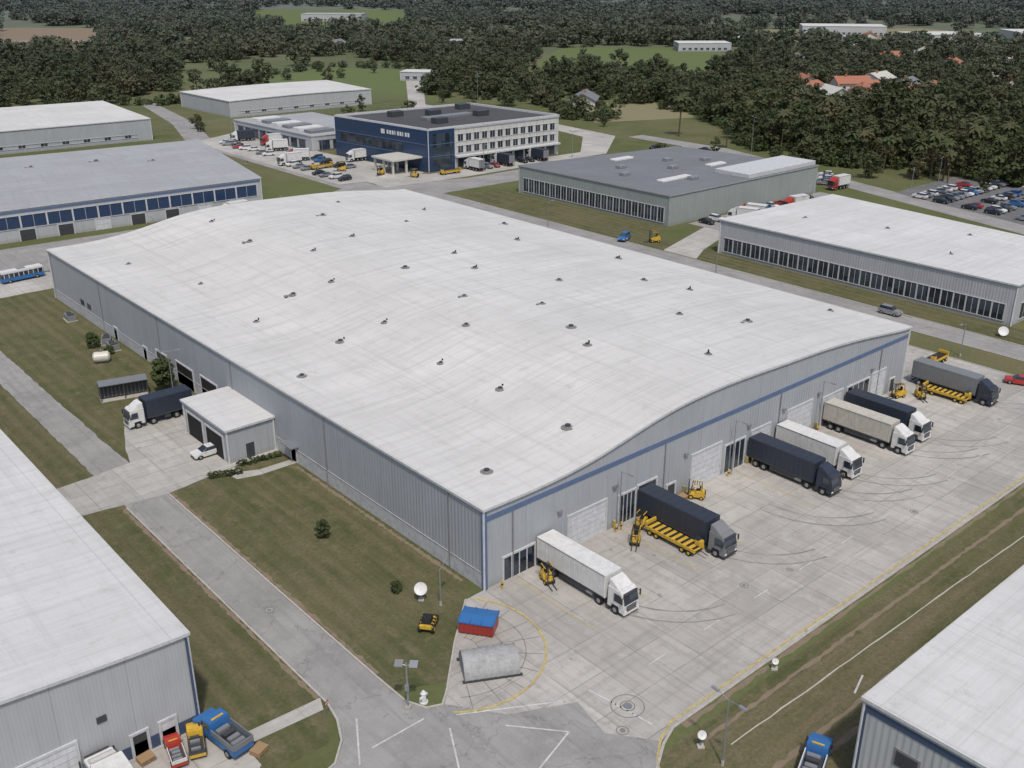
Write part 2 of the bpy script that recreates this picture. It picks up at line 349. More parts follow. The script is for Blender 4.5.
vp=[(6,7),(20,22),(20,34),(16,52),(24,52),(20,8),(37,21),(41,29),(20,74),(27,74),(39,71),(37,51),(54,74),(50,62),(84,12),(71,32),(69,41),(65,15),(4,45),(13,94),(29,107),(50,115),(57,48),(71,75),(10,70),(33,92),(62,100),(74,110),(46,95),(78,55),(60,126),(30,126),(8,116),(80,90),(30,40),(48,8),(58,22),(44,40)]
vents(main,[(x+rnd.uniform(-1,1),y+rnd.uniform(-1,1)) for x,y in vp],lambda x,y:10+smooth(x),.95)
po=empty('loading_porch'); mb=MB()
me_root,PP=building('loading_porch_shell',[(-7.2,45.7),(-.2,45.7),(-.2,59.3),(-7.2,59.3)],5,ROOF7,WALL,ov=.3)
me_root.name='loading_porch_body'; me_root.parent=po
rdoor(mb,PP[3],PP[0],1.2,6.0,3.6,BLK,TRIM,1); rdoor(mb,PP[3],PP[0],7.2,12.3,3.6,BLK,TRIM,1); mb.strip(PP[0],PP[1],2.6,3.8,0,2.2,0,.06,DGR)
mb.obj('porch_doors',po)
b7,P7=building('warehouse',[(-92,.5),(-32.6,.5),(-32.6,80),(-92,80)],10,ROOF7,WALLL,hump=lambda s:1.6*math.sin(math.pi*s)**1.5)
mb=MB(); mb.strip(P7[0],P7[1],0,59.4,0,1.3,0,.08,DBLUE); mb.strip(P7[0],P7[1],59.15,59.4,0,9.6,.08,.15,DBLUE)
rdoor(mb,P7[0],P7[1],53.5,54.7,2.2,DGR,TRIM,1)
rdoor(mb,P7[0],P7[1],56,57.2,2.2,DOORW,TRIM,1)
rdoor(mb,P7[0],P7[1],44,49,4.2); mb.strip(P7[0],P7[1],51,51.8,5,5.6,0,.1,DGR)
mb.obj('doors',b7)
vents(b7,[(-44,24),(-52,9),(-44,50),(-60,30),(-70,12)],lambda x,y:10+1.6*math.sin(math.pi*(x+92)/59.4)**1.5,.8)
b8,P8=building('warehouse',[(5.1,-92),(72,-92),(72,-41.6),(5.1,-41.6)],9,ROOF7,WALLL,hump=None,trim=TRIM)
mb=MB(); mb.strip(P8[3],P8[0],0,50.4,7.8,8.4,0,.07,DBLUE); mb.strip(P8[3],P8[0],0,.3,0,7.8,0,.1,DBLUE)
for i in range(7): mb.strip(P8[3],P8[0],3.2,5.0,4.6+i*.2,4.7+i*.2,0,.12,DGR)
mb.strip(P8[3],P8[0],3,5.2,4.45,6.1,0,.05,MET); rdoor(mb,P8[3],P8[0],7,8.3,2.2,DGR,TRIM,1); rdoor(mb,P8[3],P8[0],12,17,4.2)
mb.obj('wall_fittings',b8)
vents(b8,[(24,-60),(35,-50),(50,-58)],lambda x,y:9,.8)
b1,P1=building('warehouse',[(-60,193),(72,184.5),(87,256),(-60,272)],8,ROOFG,WALLL,trim=TRIM)
windows(b1,P1[0],P1[1],2,131,3.2,6.2,21,.93,TRIM,NAVY,'blue_glazing',1)
windows(b1,P1[1],P1[2],2,70,3.2,6.2,9,.9,TRIM,NAVY,'blue_glazing',1)
mb=MB(); mb.strip(P1[0],P1[1],0,132,6.9,7.4,0,.08,BLUE)
for i in range(14): rdoor(mb,P1[0],P1[1],6+i*9,9.5+i*9,2.7,DGR if i%3 else DOORW,TRIM,2)
mb.obj('doors',b1)
vents(b1,[(-10+18*i+rnd.uniform(-4,4),205+rnd.uniform(0,45)) for i in range(6)],lambda x,y:8,1.2)
b2,P2=building('warehouse',[(-60,326),(95,315),(101,380),(-60,398)],8,ROOF,WALL); 
windows(b2,P2[0],P2[1],60,150,1.5,2.6,12,.3)
b3,P3=building('warehouse',[(145,350),(217,348),(222,396),(144,398)],7,ROOF,WALLL,hump=lambda s:.5*math.sin(math.pi*s))
windows(b3,P3[0],P3[1],4,68,1.5,2.4,8,.25)
b4,P4=building('office_building',[(136.5,193.5),(191,190.5),(187.5,236),(131.5,241)],13,ROOFK,WALLC,trim=TRIM,parapet=.7)
LF=(Vector(P4[0])-Vector(P4[3])).length; Wf=(Vector(P4[1])-Vector(P4[0])).length
mb=MB(); mb.strip(P4[3],P4[0],0,LF-.1,.0,13.2,0,.4,NAVY); mb.strip(P4[0],P4[1],.1,10,0,13.2,0,.4,NAVY)
for z in(4.8,8.6): mb.strip(P4[3],P4[0],.5,LF-.5,z,z+.15,.4,.5,BLUE); mb.strip(P4[0],P4[1],.3,9.8,z,z+.15,.4,.5,BLUE)
mb.strip(P4[3],P4[0],3,LF-12,5.4,8.2,.4,.46,GLS); mb.strip(P4[0],P4[1],1.5,8.8,1,12,.4,.44,GLS)
for i in range(9): mb.strip(P4[3],P4[0],28+i*1.3,28+i*1.3+(.8 if i not in(3,6) else .4),10.3,11.6,.4,.5,C_W)
mb.strip(P4[3],P4[0],25,26.8,10.2,11.7,.4,.5,C_W)
mb.obj('navy_facade',b4)
windows(b4,P4[0],P4[1],11,Wf-1,8.8,11.0,13,.6,TRIM); windows(b4,P4[0],P4[1],11,Wf-1,5.0,7.2,13,.6,TRIM); windows(b4,P4[0],P4[1],11,Wf-1,.4,3.2,9,.8,DGR)
windows(b4,P4[3],P4[0],2,LF-3,1,4.2,10,.85,DBLUE)
mb=MB(); mb.strip(P4[0],P4[1],10.2,Wf,3.7,4.2,0,1.6,TRIM)
for x,y in((150,205),(160,222),(172,210),(178,228),(148,228)): mb.box(x-2.5,x+2.5,y-1.6,y+1.6,13.1,15.0,DGR,.1,1)
mb.box(150,170,212,216,13.1,14,C_G,.05,1); mb.obj('roof_units',b4)
mb=MB()
mb.box(124,136,196,208,4.3,4.9,CREAM,.08); 
for x in(124.8,130):
    for y in(197,202,207): mb.box(x-.3,x+.3,y-.3,y+.3,0,4.3,CREAM)
mb.obj('entrance_canopy',b4)
ba,PA=building('workshop_building',[(128,252),(160,250),(160,306),(126,308)],5.5,ROOFG,WALLL)
windows(ba,PA[3],PA[0],2,52,.3,3.6,9,.75,BLUE); windows(ba,PA[0],PA[1],2,30,.3,3.6,5,.75,BLUE)
mb=MB()
for i in range(6): mb.box(130,140,256+i*8,261+i*8,5.6,6.6,C_W if i%2 else C_G,.05,1)
mb.obj('roof_units',ba)
b5,P5=building('warehouse',[(139.5,94.5),(204,93.5),(198,142),(138,151)],8,ROOFD,WALLG,trim=TARP)
windows(b5,P5[3],P5[0],2,55,.8,4.6,24,.86,TRIM,GLS,'windows',1)
mb=MB()
mb.box(172,204,94.3,106,8.12,9.3,TRIM,.05,1)
for x,y in((150,120),(157,128),(168,118),(176,127),(185,120),(160,104)): mb.box(x-1.4,x+1.4,y-1,y+1,8.1,9.0,MET,.08,1)
for x,y,l in((150,106,12),(163,136,8),(178,112,7)): mb.box(x,x+l,y,y+2.4,8.1,8.7,C_W,.1,1)
mb.obj('roof_units',b5)
b6,P6=building('warehouse',[(129,1.5),(164,1.5),(172,68),(129,70)],8,ROOF7,WALLL,trim=TRIM)
windows(b6,P6[3],P6[0],1.5,67,.8,3.9,26,.88,TRIM,GLS,'windows',1)
windows(b6,P6[0],P6[1],3,20,.8,3.9,6,.8)
vents(b6,[(140,20),(150,40),(145,58),(158,25)],lambda x,y:8,.7)
def hall(x,y,w,d,h,rz,rm=ROOF,wm=WALLL):
    c,s=math.cos(rz),math.sin(rz)
    q=[(x+u*c-v*s,y+u*s+v*c) for u,v in((-w/2,-d/2),(w/2,-d/2),(w/2,d/2),(-w/2,d/2))]
    r,Pq=building('industrial_building',q,h,rm,wm); windows(r,Pq[0],Pq[1],2,w-2,1,2.6,max(3,int(w/5)),.5); windows(r,Pq[3],Pq[0],2,d-2,1,2.6,max(3,int(d/5)),.5)
HL=[(300,420,22,14,5,-.9),(590,450,40,24,6,-.7),(840,485,75,40,8,-.9),(800,365,60,40,8,-.6),(470,585,35,20,6,-.8,ROOFG),(890,300,95,50,9,-.8),(730,430,30,18,6,-1.0),(600,1000,70,30,8,-.8,ROOFG)]
for q in HL: hall(*q)
RT=paint('terracotta_roof',(.33,.14,.09),.85,.2,0,.4); RG2=paint('slate_roof',(.17,.18,.19),.85,.2,0,.4)
def house(x,y,rz,rm,w=14,d=9):
    mb=MB(); mb.box(-w/2,w/2,-d/2,d/2,0,3.2,CREAM)
    mb.prism([(-d/2-.6,3.1),(0,5.6),(d/2+.6,3.1),(d/2+.6,3.3),(0,5.85),(-d/2-.6,3.3)],-w/2-.6,w/2+.6,rm)
    mb.prism([(-d/2,3.15),(0,5.55),(d/2,3.15)],-w/2+.01,w/2-.01,CREAM)
    mb.box(w/2-.5,w/2+4.5,-2.5,3,0,2.8,CREAM); mb.prism([(-3,2.8),(.3,4.2),(3.5,2.8)],w/2-.4,w/2+5,rm)
    for sy in(-1,1):
        for xx in(-4.5,-1.5,3.6): mb.box(xx-.6,xx+.6,min(sy*d/2,sy*(d/2+.05)),max(sy*d/2,sy*(d/2+.05)),1,2.2,GLS)
        mb.box(.6,1.6,min(sy*d/2,sy*(d/2+.05)),max(sy*d/2,sy*(d/2+.05)),0,2.1,DGR)
    mb.box(-3,-2.2,-.8,0,4.5,6.6,RT); mb.obj('house',None,(x,y,0),rz,1.3)
HS=[(412,205,.4,RT),(440,228,-.6,RT),(425,186,1.2,RT),(455,205,.2,RG2),(402,228,.2,RT),(392,208,1,CREAM),(428,248,.8,RT),(470,230,.1,CREAM),(448,182,.9,RT),(507,173,.5,RT),(285,272,.7,RG2),(378,640,.5,RG2),(540,330,.6,RG2),(600,300,-.4,RT),(640,350,.3,CREAM),(560,210,.8,RG2),(590,250,.3,RT),(615,225,1,CREAM),(650,560,.1,RG2),(480,560,.9,RT),(700,250,.3,RT),(560,640,.8,RT),(680,480,1,CREAM),(650,300,.5,CREAM),(590,180,.2,RT),(240,700,.4,RG2),(720,330,.2,RG2),(745,300,.6,CREAM),(780,420,.6,RT)]
for x,y,r,m in HS: house(x,y,r,m)

# ---------------------------------------------------------------- ground & roads
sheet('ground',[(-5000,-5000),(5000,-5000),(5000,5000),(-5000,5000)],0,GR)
sheet('lawn',[(-16.9,-7),(-12,-9.5),(-.1,2.7),(-.1,150),(-18,150),(-17.8,43),(-16.9,40)],.012,LAWN_W)
sheet('lawn',[(-32,-9),(-25,-9),(-22.4,-4),(-22.4,140),(-60,140),(-60,81),(-32,81)],.012,LAWN_W)
sheet('lawn',[(-8,-29),(112,-28),(112,-41.2),(-8,-41.2)],.012,LAWN_S)
sheet('lawn',[(120,-60),(128.8,-60),(128.8,93),(139,93),(137,160),(120,160)],.012,LAWN_W)
sheet('road',[(-22.4,-12),(-22.4,150),(-18,150),(-17.6,60),(-16.9,40),(-16.9,-12)],.022,ASP,.14)
jl=[(-22.4,-4.5),(-22.9,-7),(-24,-9.6),(-26,-11.6),(-30,-12.6),(-90,-13),(-90,-27),(-26,-27),(-24,-29),(-24,-60),(-9,-60),(-8.6,-36),(-7.5,-32),(-5.7,-29.7),(-3,-28),(0,-27.1),(0,-5),(-2.7,-.1),(-8,-5),(-13.2,-10.4),(-14.6,-11.6),(-16,-11),(-16.9,-9),(-17,-4.5)]
sheet('junction',jl,.028,ASP,0)
sheet('concrete_yard',[(-14.4,-11.7),(-11,-16.5),(-5,-19.5),(-6,-24),(-3,-27.9),(0,-27.3),(105,-27.3),(105,12),(87.3,12),(87.3,-.02),(0,-.02),(-2.7,-.1),(-8,-5)],.036,CONC,0)
sheet('driveway',[(-32,45.5),(-17,43.2),(-8,44.5),(-.1,45),(-.1,70),(-8,70),(-13,68),(-16,60),(-17.3,55),(-22.4,54.3),(-32,53.5)],.032,CONC2,.06)
sheet('path',[(-31,-4.5),(-23.2,-5),(-22.6,-3.4),(-31,-3)],.03,CONC2)
sheet('path',[(-9,44.4),(-8.5,41),(-5.5,40.1),(-.15,40),(-.15,41.4),(-5,41.6),(-7,42.6),(-7.2,44.4)],.03,CONC2)
sheet('service_yard',[(-60,.4),(-30.8,.4),(-30.8,-7.5),(-33,-9),(-60,-9)],.03,CONC2,.05)
sheet('road',[(-60,143.2),(2.4,144),(6,150),(86,152),(86,157),(-60,157)],.024,CONC2,.1)
sheet('road',[(-60,158),(87,158),(113,150),(113,-120),(120,-120),(120.5,165),(240,163),(240,172),(205,178),(140,178),(112,188),(113,250),(112,300),(126,345),(140,420),(133,420),(118,350),(102,300),(101,190),(80,180),(-60,186)],.02,ASP,.1)
sheet('road',[(112.5,183),(140,180),(205,180),(236,205),(240,240),(236,330),(300,420),(292,425),(226,330),(230,240),(225,212),(200,188),(135,191),(130,196),(123,240),(113,250)],.026,CONC2,.1)
sheet('road',[(196,-120),(205,-120),(206,20),(246,158),(246,200),(238,200),(237,160),(199,25)],.024,ASP)
sheet('forecourt',[(104,196),(126,192),(135,194),(130,244),(126,310),(104,300)],.03,CONC2,0)
sheet('parking_lot',[(207,22),(255,22),(258,78),(222,78)],.028,ASP2)
sheet('parking_lot',[(146,80),(205,80),(206,93),(146,93.2)],.03,ASP)
sheet('service_road',[(121,70),(128.5,74),(146,80),(146,88),(121,80)],.027,CONC2)
F1=paint('meadow',(.11,.14,.052),.95,.1,0,.5); F2=paint('dry_meadow',(.21,.19,.11),.95,.1,0,.5)
sheet('field',[(225,735),(165,790),(265,1108),(351,1033)],.02,DIRT)
sheet('field',[(430,880),(560,770),(822,1184),(666,1320)],.02,F1)
sheet('field',[(350,395),(425,300),(617,454),(521,537)],.02,F1)
sheet('field',[(470,130),(480,110),(560,120),(560,190),(500,195)],.02,F2)
sheet('field',[(222,478),(256,350),(343,459),(300,520)],.015,F1)
sheet('field',[(255,235),(300,217),(330,262),(290,285)],.02,F2)
sheet('field',[(700,480),(800,280),(900,300),(980,480),(830,580)],.02,F2)
sheet('highway',[(-200,1180),(900,420),(1600,-100),(1600,-88),(905,430),(-200,1195)],.03,ASP)
sheet('street',[(360,120),(368,116),(480,260),(600,330),(598,338),(472,268)],.03,ASP)
ribbon('kerb',[(-.9,-27.5),(104.8,-27.5)],.25,.036,.1,KERB)
ribbon('kerb',[(-8.8,-36),(-7.6,-32),(-5.8,-29.9),(-3.1,-28.3),(-.9,-27.5)],.25,.036,.1,KERB)
ribbon('kerb',[(-2.7,-.1),(-8,-5),(-13.2,-10.4),(-14.6,-11.6),(-16,-11),(-16.9,-9),(-17,-4.5),(-17,43)],.2,.03,.1,KERB)
ribbon('kerb',[(-22.5,43),(-22.5,-4.5),(-23,-7),(-24.1,-9.5),(-26,-11.5),(-30,-12.5),(-60,-12.9)],.2,.03,.1,KERB)
ribbon('kerb',[(105.1,12),(105.1,-27)],.2,.036,.1,KERB)
ribbon('kerb',[(112.8,150),(112.8,-120)],.2,.02,.1,KERB); ribbon('kerb',[(120.2,160),(120.2,-120)],.2,.02,.1,KERB)
def wob(p0,p1,n,amp):
    return [(p0[0]+(p1[0]-p0[0])*i/n+rnd.uniform(-amp,amp),p0[1]+(p1[1]-p0[1])*i/n+rnd.uniform(-amp,amp)) for i in range(n+1)]
for yy,w_ in((-30.3,.4),(-36.4,.5),(-38.3,.45)):
    ribbon('dirt_track',wob((0,yy),(111,yy-.6),130,.1),w_,.016,0,DIRT,.5)
# worn soil along the kerbs
for p0,p1 in(((-16.6,-4),(-16.6,43)),((-22.85,-4),(-22.85,43)),((0,-27.95),(104,-27.95)),((-.75,3),(-.75,39))):
    ribbon('worn_verge',wob(p0,p1,90,.08),.4,.018,0,DIRT,.8)
# paint lines
ribbon('yard_edge_line',[(-8.0,-35),(-7.0,-32),(-5.2,-29.4),(-2.8,-27.7),(-.6,-26.9),(104.6,-26.9)],.24,.046,0,YEL)
isl=arc(-8.8,-6.3,8.9,40,-130,30)
ribbon('island_kerb',isl,.22,.04,.06,YEL)
for r in(2.2,4.6,6.9): ribbon('island_joint',arc(-8.8,-6.3,r,35,-125,20),.1,.044,0,SEAL)
for i in range(9):
    t=math.radians(30-i*18.5); ribbon('island_joint',[(-8.8+2.2*math.cos(t),-6.3+2.2*math.sin(t)),(-8.8+8.6*math.cos(t),-6.3+8.6*math.sin(t))],.1,.044,0,SEAL)
for x in(4,12,20.5,29,43,50.5,57,61.5,68.5,75,86,95): ribbon('bay_line',[(x,-.6),(x,-13)],.12,.046,0,YEL)
for i in range(12): ribbon('lane_line',[(4+i*8.4,-20.2),(6.5+i*8.4,-20.2)],.12,.046,0,WHL)
for q in([(-12,-17.5),(-8.3,-21.8)],[(-8.3,-21.8),(-13.8,-23.5)],[(-21.6,-8),(-24.5,-13)],[(-17,-12),(-22.6,-12)],[(-16,-14.5),(-19,-20)],[(-3,-19),(-2,-26)],[(-14.5,-13.5),(-6,-18.5)]): ribbon('road_marking',q,.16,.05,0,WHL)
ribbon('lawn_track',wob((1.3,-32.2),(110,-34.8),60,.05),.14,.02,0,C_BG,.3); ribbon('lawn_marking',[(15.4,-35.6),(18.3,-34.7)],.18,.022,0,WHL)
# tyre scrub marks swinging out of the bays
TY=paint('tyre_mark',(.26,.25,.23),.9,.1,0,1.0)
for x in(8.6,25.2,47.2,53.4,65.2,70.8,90.4,38):
    for o in(-.95,.95):
        cx,r=x+11,11-o; q=[(cx-r*math.cos(t*math.pi/16*1.0),-9-r*math.sin(t*math.pi/16)) for t in range(0,8)]
        ribbon('tyre_mark',q,.22,.0405,0,TY,.5)
def ring(name,x,y,r):
    mb=MB()
    for rr,w,m in((r,.12,SEAL),(r*.72,.1,KERB),(r*.45,.12,SEAL)):
        q=arc(x,y,rr,0,360,28)
        for i in range(28):
            a=Vector(q[i]);b=Vector(q[i+1]);c=Vector((x,y)); a2=a+(c-a).normalized()*w;b2=b+(c-b).normalized()*w
            mb.add([(a.x,a.y,.05),(b.x,b.y,.05),(b2.x,b2.y,.05),(a2.x,a2.y,.05)],[(0,1,2,3)],m)
    mb.tube((x,y,.04),(x,y,.06),r*.28,r*.28,C_G,20); mb.obj(name)
ring('manhole_cover',-1.9,-22.9,1.6); ring('manhole_cover',-4.6,-24.8,.6); ring('manhole_cover',22,-18,.5); ring('manhole_cover',51,-22,.5); ring('manhole_cover',-19.5,12,.5)

# ---------------------------------------------------------------- vehicles
def truck(L=12.4,cab=C_W,bx=C_W):
    mb=MB(); r=-L/2; f=L/2; cb=f-2.35; be=cb-.35; z0=1.15; z1=3.95; w=1.27
    mb.box(-w,w,r,be,z0,z1,bx,.05)
    for sx in(-1,1):
        mb.box(min(sx*w,sx*(w+.03)),max(sx*w,sx*(w+.03)),r+.05,be-.05,z0,z0+.16,DGR); mb.box(min(sx*w,sx*(w+.025)),max(sx*w,sx*(w+.025)),r+.05,be-.05,z1-.14,z1-.03,MET if bx!=C_N else DGR)
        n=14
        for i in range(n+1):
            y=r+.1+(be-r-.25)*i/n; mb.box(min(sx*w,sx*(w+.02)),max(sx*w,sx*(w+.02)),y,y+.06,z0+.16,z1-.14,bx)
        mb.box(sx*1.15-.03,sx*1.15+.03,r+3.6,be-2.6,.5,1.1,DGR)
    for i in range(9):
        y=r+.8+(be-r-1.6)*i/8; mb.box(-w+.05,w-.05,y,y+.05,z1,z1+.02,bx)
    mb.box(-w+.06,w-.06,r-.04,r,z0+.1,z1-.12,MET); mb.box(-.03,.03,r-.07,r-.04,z0+.1,z1-.12,DGR)
    for sx in(-.45,.45): mb.box(sx-.08,sx+.08,r+.2,f-.6,.75,1.12,DGR)
    mb.box(-1.15,1.15,r-.02,r+.15,.4,.6,DGR)
    for sx in(-.95,.95): mb.box(sx-.18,sx+.18,r-.05,r,.75,.9,REDL)
    for y in(r+1.4,r+2.7,cb-1.2): 
        for sx in(-1.06,1.06): mb.wheel(sx,y,.5,.42)
        mb.tube((-1,y,.5),(1,y,.5),.08,.08,DGR,6)
    for sx in(-1.06,1.06): mb.wheel(sx,f-1.25,.5,.34)
    mb.box(.75,1.2,cb-3.2,cb-2.1,.5,1.0,MET,.1)
    mb.prism([(cb,.62),(f-1.85,.62),(f-1.75,1.05),(f-.78,1.05),(f-.68,.45),(f-.02,.45),(f+.0,1.45),(f-.28,2.65),(f-.62,2.98),(cb,3.05)],-1.22,1.22,cab,.07,.06)
    mb.prism([(cb+.02,3.0),(f-.85,2.97),(cb+.55,3.62),(cb+.02,3.78)],-1.05,1.05,cab,.06,.08)
    mb.prism([(f+.012,1.5),(f-.255,2.6),(f-.30,2.6),(f-.05,1.5)],-1.08,1.08,GLS)
    for sx in(-1,1):
        mb.prism([(f-1.35,1.6),(f-.28,1.6),(f-.48,2.5),(f-1.35,2.52)],sx*1.175,sx*1.225,GLS)
        mb.box(min(sx*1.22,sx*1.24),max(sx*1.22,sx*1.24),f-1.42,f-1.40,.9,2.6,DGR)
        mb.box(sx*1.42-.06,sx*1.42+.06,f-.2,f-.02,1.8,2.55,DGR,.03); mb.tube((sx*1.15,f-.15,2.5),(sx*1.42,f-.12,2.45),.025,.025,DGR,5)
        mb.box(sx*.9-.2,sx*.9+.2,f-.02,f+.05,.62,.85,LAMPW,.03)
        mb.box(sx*1.1-.14,sx*1.1+.14,cb-.1,f-1.9,.45,.72,DGR,.03)
    mb.box(-1.2,1.2,f-.12,f+.08,.35,.6,DGR if cab!=C_W else C_W,.05); mb.box(-.75,.75,f-.01,f+.04,.65,1.35,DGR,.02)
    for i in range(4): mb.box(-.72,.72,f+.03,f+.06,.72+i*.16,.76+i*.16,MET)
    mb.box(-1.0,1.0,f-.35,f-.05,2.7,2.76,DGR)
    return mb
TR={}
for k,c,b_,LL in(('a',C_W,C_W,13.2),('b',C_G,C_N,13.2),('c',C_N,C_N,13.0),('d',C_W,C_W,12.2),('e',C_W,C_BG,13.2),('f',C_W,C_N,12.6),('g',C_N,C_G,13.2)): TR[k]=(truck(LL,c,b_).mesh('semi_truck'),LL)
for k,x in(('a',8.6),('b',25.2),('c',47.2),('d',53.4),('e',65.2),('f',70.8),('g',90.4)):
    me,LL=TR[k]; place('semi_truck',me,(x,-.35-LL/2,.042),math.pi+rnd.uniform(-.015,.015))
sm=truck(9.8,C_W,C_N).mesh('box_truck'); place('box_truck',sm,(-8.4,66,.03),math.pi/2)
place('box_truck',truck(7.5,C_W,C_W).mesh('box_truck'),(-41.6,-3.6,.03),0)
def flatcarrier(L=7.5):
    mb=MB()
    mb.box(-.9,.9,-L/2,L/2,.85,1.05,C_Y,.03)
    for sx in(-.8,.8): mb.box(sx-.1,sx+.1,-L/2,L/2,.62,.86,C_Y,.02)
    for i in range(9): mb.box(-.8,.8,-L/2+.3+i*(L-.6)/8-.16,-L/2+.3+i*(L-.6)/8+.16,1.05,1.13,BLK)
    for y in(-L/2+.8,-L/2+1.8,L/2-1.8,L/2-.8):
        for sx in(-.85,.85): mb.wheel(sx,y,.36,.3,C_Y)
    mb.box(-.85,-.1,L/2-.9,L/2,1.05,1.75,C_Y,.08); mb.box(-.8,-.15,L/2-.86,L/2-.3,1.7,2.0,GLS,.05); mb.box(-.9,.9,-L/2-.05,-L/2+.2,1.0,1.6,C_Y,.04)
    mb.tube((0,L/2,.8),(0,L/2+1.2,.6),.06,.06,DGR,6); return mb
fc=flatcarrier().mesh('trailer_carrier')
for x,y,r,s in((22.9,-7.2,math.pi,1),(88.0,-7,math.pi+.03,.95),(113.5,222,1.6,1.1),(140,187,1.5,1)): place('trailer_carrier',fc,(x,y,.042),r,s)
place('trailer_carrier',flatcarrier(5).mesh('trailer_carrier'),(101,1.5,.042),math.pi/2)
def forklift():
    mb=MB()
    mb.prism([(-1.2,.3),(.75,.3),(.75,.75),(.1,.8),(-.1,1.15),(-1.15,1.2),(-1.3,.8)],-.55,.55,C_Y,.06)
    mb.box(-.5,.5,-1.3,-.95,.35,1.1,BLK,.06); mb.box(-.25,.25,-.55,-.1,1.15,1.3,BLK,.04); mb.box(-.25,.25,-.65,-.5,1.25,1.75,BLK,.04)
    for sx in(-.48,.48):
        mb.tube((sx,-.85,1.15),(sx,-.7,2.15),.035,.035,BLK,6); mb.tube((sx,.65,.75),(sx,.35,2.15),.035,.035,BLK,6)
        mb.box(sx*.75-.05,sx*.75+.05,.8,.92,.1,2.4,DGR); mb.box(sx*.6-.06,sx*.6+.06,.95,2.05,.08,.13,DGR); mb.box(sx*.6-.06,sx*.6+.06,.92,.98,.08,.7,DGR)
        mb.wheel(sx*1.05,.5,.32,.22,C_Y); mb.wheel(sx*1.0,-.8,.27,.2,C_Y)
    for y in(-.75,-.45,-.15,.15,.4): mb.box(-.5,.5,y-.04,y+.04,2.13,2.19,BLK)
    for x in(-.5,.5): mb.box(x-.04,x+.04,-.8,.45,2.12,2.2,C_Y)
    for z in(.5,1.4,2.35): mb.box(-.4,.4,.82,.9,z,z+.08,DGR)
    mb.tube((0,.45,.9),(0,.25,1.4),.03,.03,BLK,6); return mb
fk=forklift().mesh('forklift')
for x,y,r,s in((19.4,-4.3,2.2,.95),(33.2,-1.9,.6,1.),(6.2,-3.4,2.8,.95),(82.3,-2,1.2,1.),(84.6,-4.6,2.5,.95),(22.6,-2.2,1.9,.9),(125,86.5,1,1.2),(116,214,1,1.3),(122,200,2,1.3),(128,190,.4,1.2)): place('forklift',fk,(x,y,.042),r,s)
def car(c,suv=False):
    mb=MB(); hh=.14 if suv else 0
    mb.prism([(-2.15,.35),(-1.75,.3),(-1.7,.5),(-1.0,.5),(-.95,.28),(.95,.28),(1.0,.5),(1.72,.5),(1.78,.3),(2.15,.38),(2.2,.7),(2.05,.86+hh),(.95,.98+hh),(-1.75,1.0+hh),(-2.15,.9+hh),(-2.22,.6)],-.89,.89,c,.05,.06)
    if suv: g=[(-2.0,1.12),(1.0,1.12),(.35,1.62),(-1.85,1.66)]
    else: g=[(-1.7,.98),(1.05,.96),(.3,1.42),(-1.0,1.44)]
    mb.prism(g,-.80,.80,GLS,.05,.16)
    t=max(p[1] for p in g); ya,yb=(g[3][0]+.12,g[2][0]-.1); mb.box(-.62,.62,ya,yb,t-.05,t+.03,c,.03)
    for sx in(-1,1):
        mb.wheel(sx*.8,1.35,.33,.2); mb.wheel(sx*.8,-1.35,.33,.2)
        mb.box(sx*.62-.17,sx*.62+.17,2.1,2.2,.6,.74,LAMPW,.02); mb.box(sx*.65-.15,sx*.65+.15,-2.24,-2.15,.7,.85,REDL,.02); mb.box(sx*.95-.08,sx*.95+.08,.62,.75,.95+hh,1.08+hh,c,.02)
    mb.box(-.5,.5,2.15,2.21,.4,.55,DGR); return mb
CARS=[car(c,s).mesh('car') for c,s in((C_W,0),(C_W,1),(C_S,0),(C_BK,1),(C_G,0),(C_R,0),(C_B,1),(C_S,1),(C_BK,0))]
CW=[0,0,1,1,2,2,3,3,4,4,7,7,8,8,5,5,6]
def putcar(x,y,r): place('parked_car',CARS[rnd.choice(CW)],(x,y,.04),r+rnd.uniform(-.04,.04))
for row,(y0) in enumerate((30,37,46,53,62,69)):
    for i in range(14):
        x=213+i*2.9+(y0-22)*.15
        if rnd.random()<.78: putcar(x,y0,0 if row%2 else math.pi)
for i in range(13):
    if rnd.random()<.6 and i>1: putcar(143+i*3.1,186.5,math.pi)
for i in range(9): putcar(108+rnd.uniform(-1,1),200+i*4.6,math.pi/2) if rnd.random()<.7 else None
for i in range(11): putcar(120+rnd.uniform(-1,1),212+i*4.2,math.pi/2) if rnd.random()<.6 and i!=3 else None
for i in range(9): putcar(112+rnd.uniform(-1,1),255+i*4.2,1.2) if rnd.random()<.7 else None
for i in range(12): putcar(150+i*4+rnd.uniform(-.5,.5),90,math.pi*rnd.choice((0,1))) if rnd.random()<.7 else None
for i in range(7): putcar(216+i*2,98+i*1.2,.5)
for x,y,r in((121.5,93,2.3),(118.4,20,math.pi),(235,160,0),(225,175,1.5)): putcar(x,y,r)
place('parked_car',CARS[6],(120.8,92.5,.04),2.0,1.1); place('parked_car',CARS[5],(102.1,-12.1,.04),.4); place('parked_car',CARS[0],(-8.3,50.2,.04),math.pi/2); 
st2=truck(8,C_W,C_W).mesh('box_truck'); st3=truck(8,C_R,C_W).mesh('box_truck'); st4=truck(9,C_W,C_N).mesh('box_truck')
for m_,x,y,r in((st2,158,85,.3),(st3,163,86,.3),(st3,180,84,1.4),(st2,130,226,1.5),(st2,119,262,1.2),(st3,124,275,1.4),(st2,109,235,1.5),(st2,60,178,1.57),(st3,214,92,1.5),(st2,150,187,0),(st4,163,187.5,0),(st4,178,187,0),(st3,115,240,1.0),(st4,120,290,1.3),(st2,-20,178,1.6)): place('box_truck',m_,(x,y,.04),r)
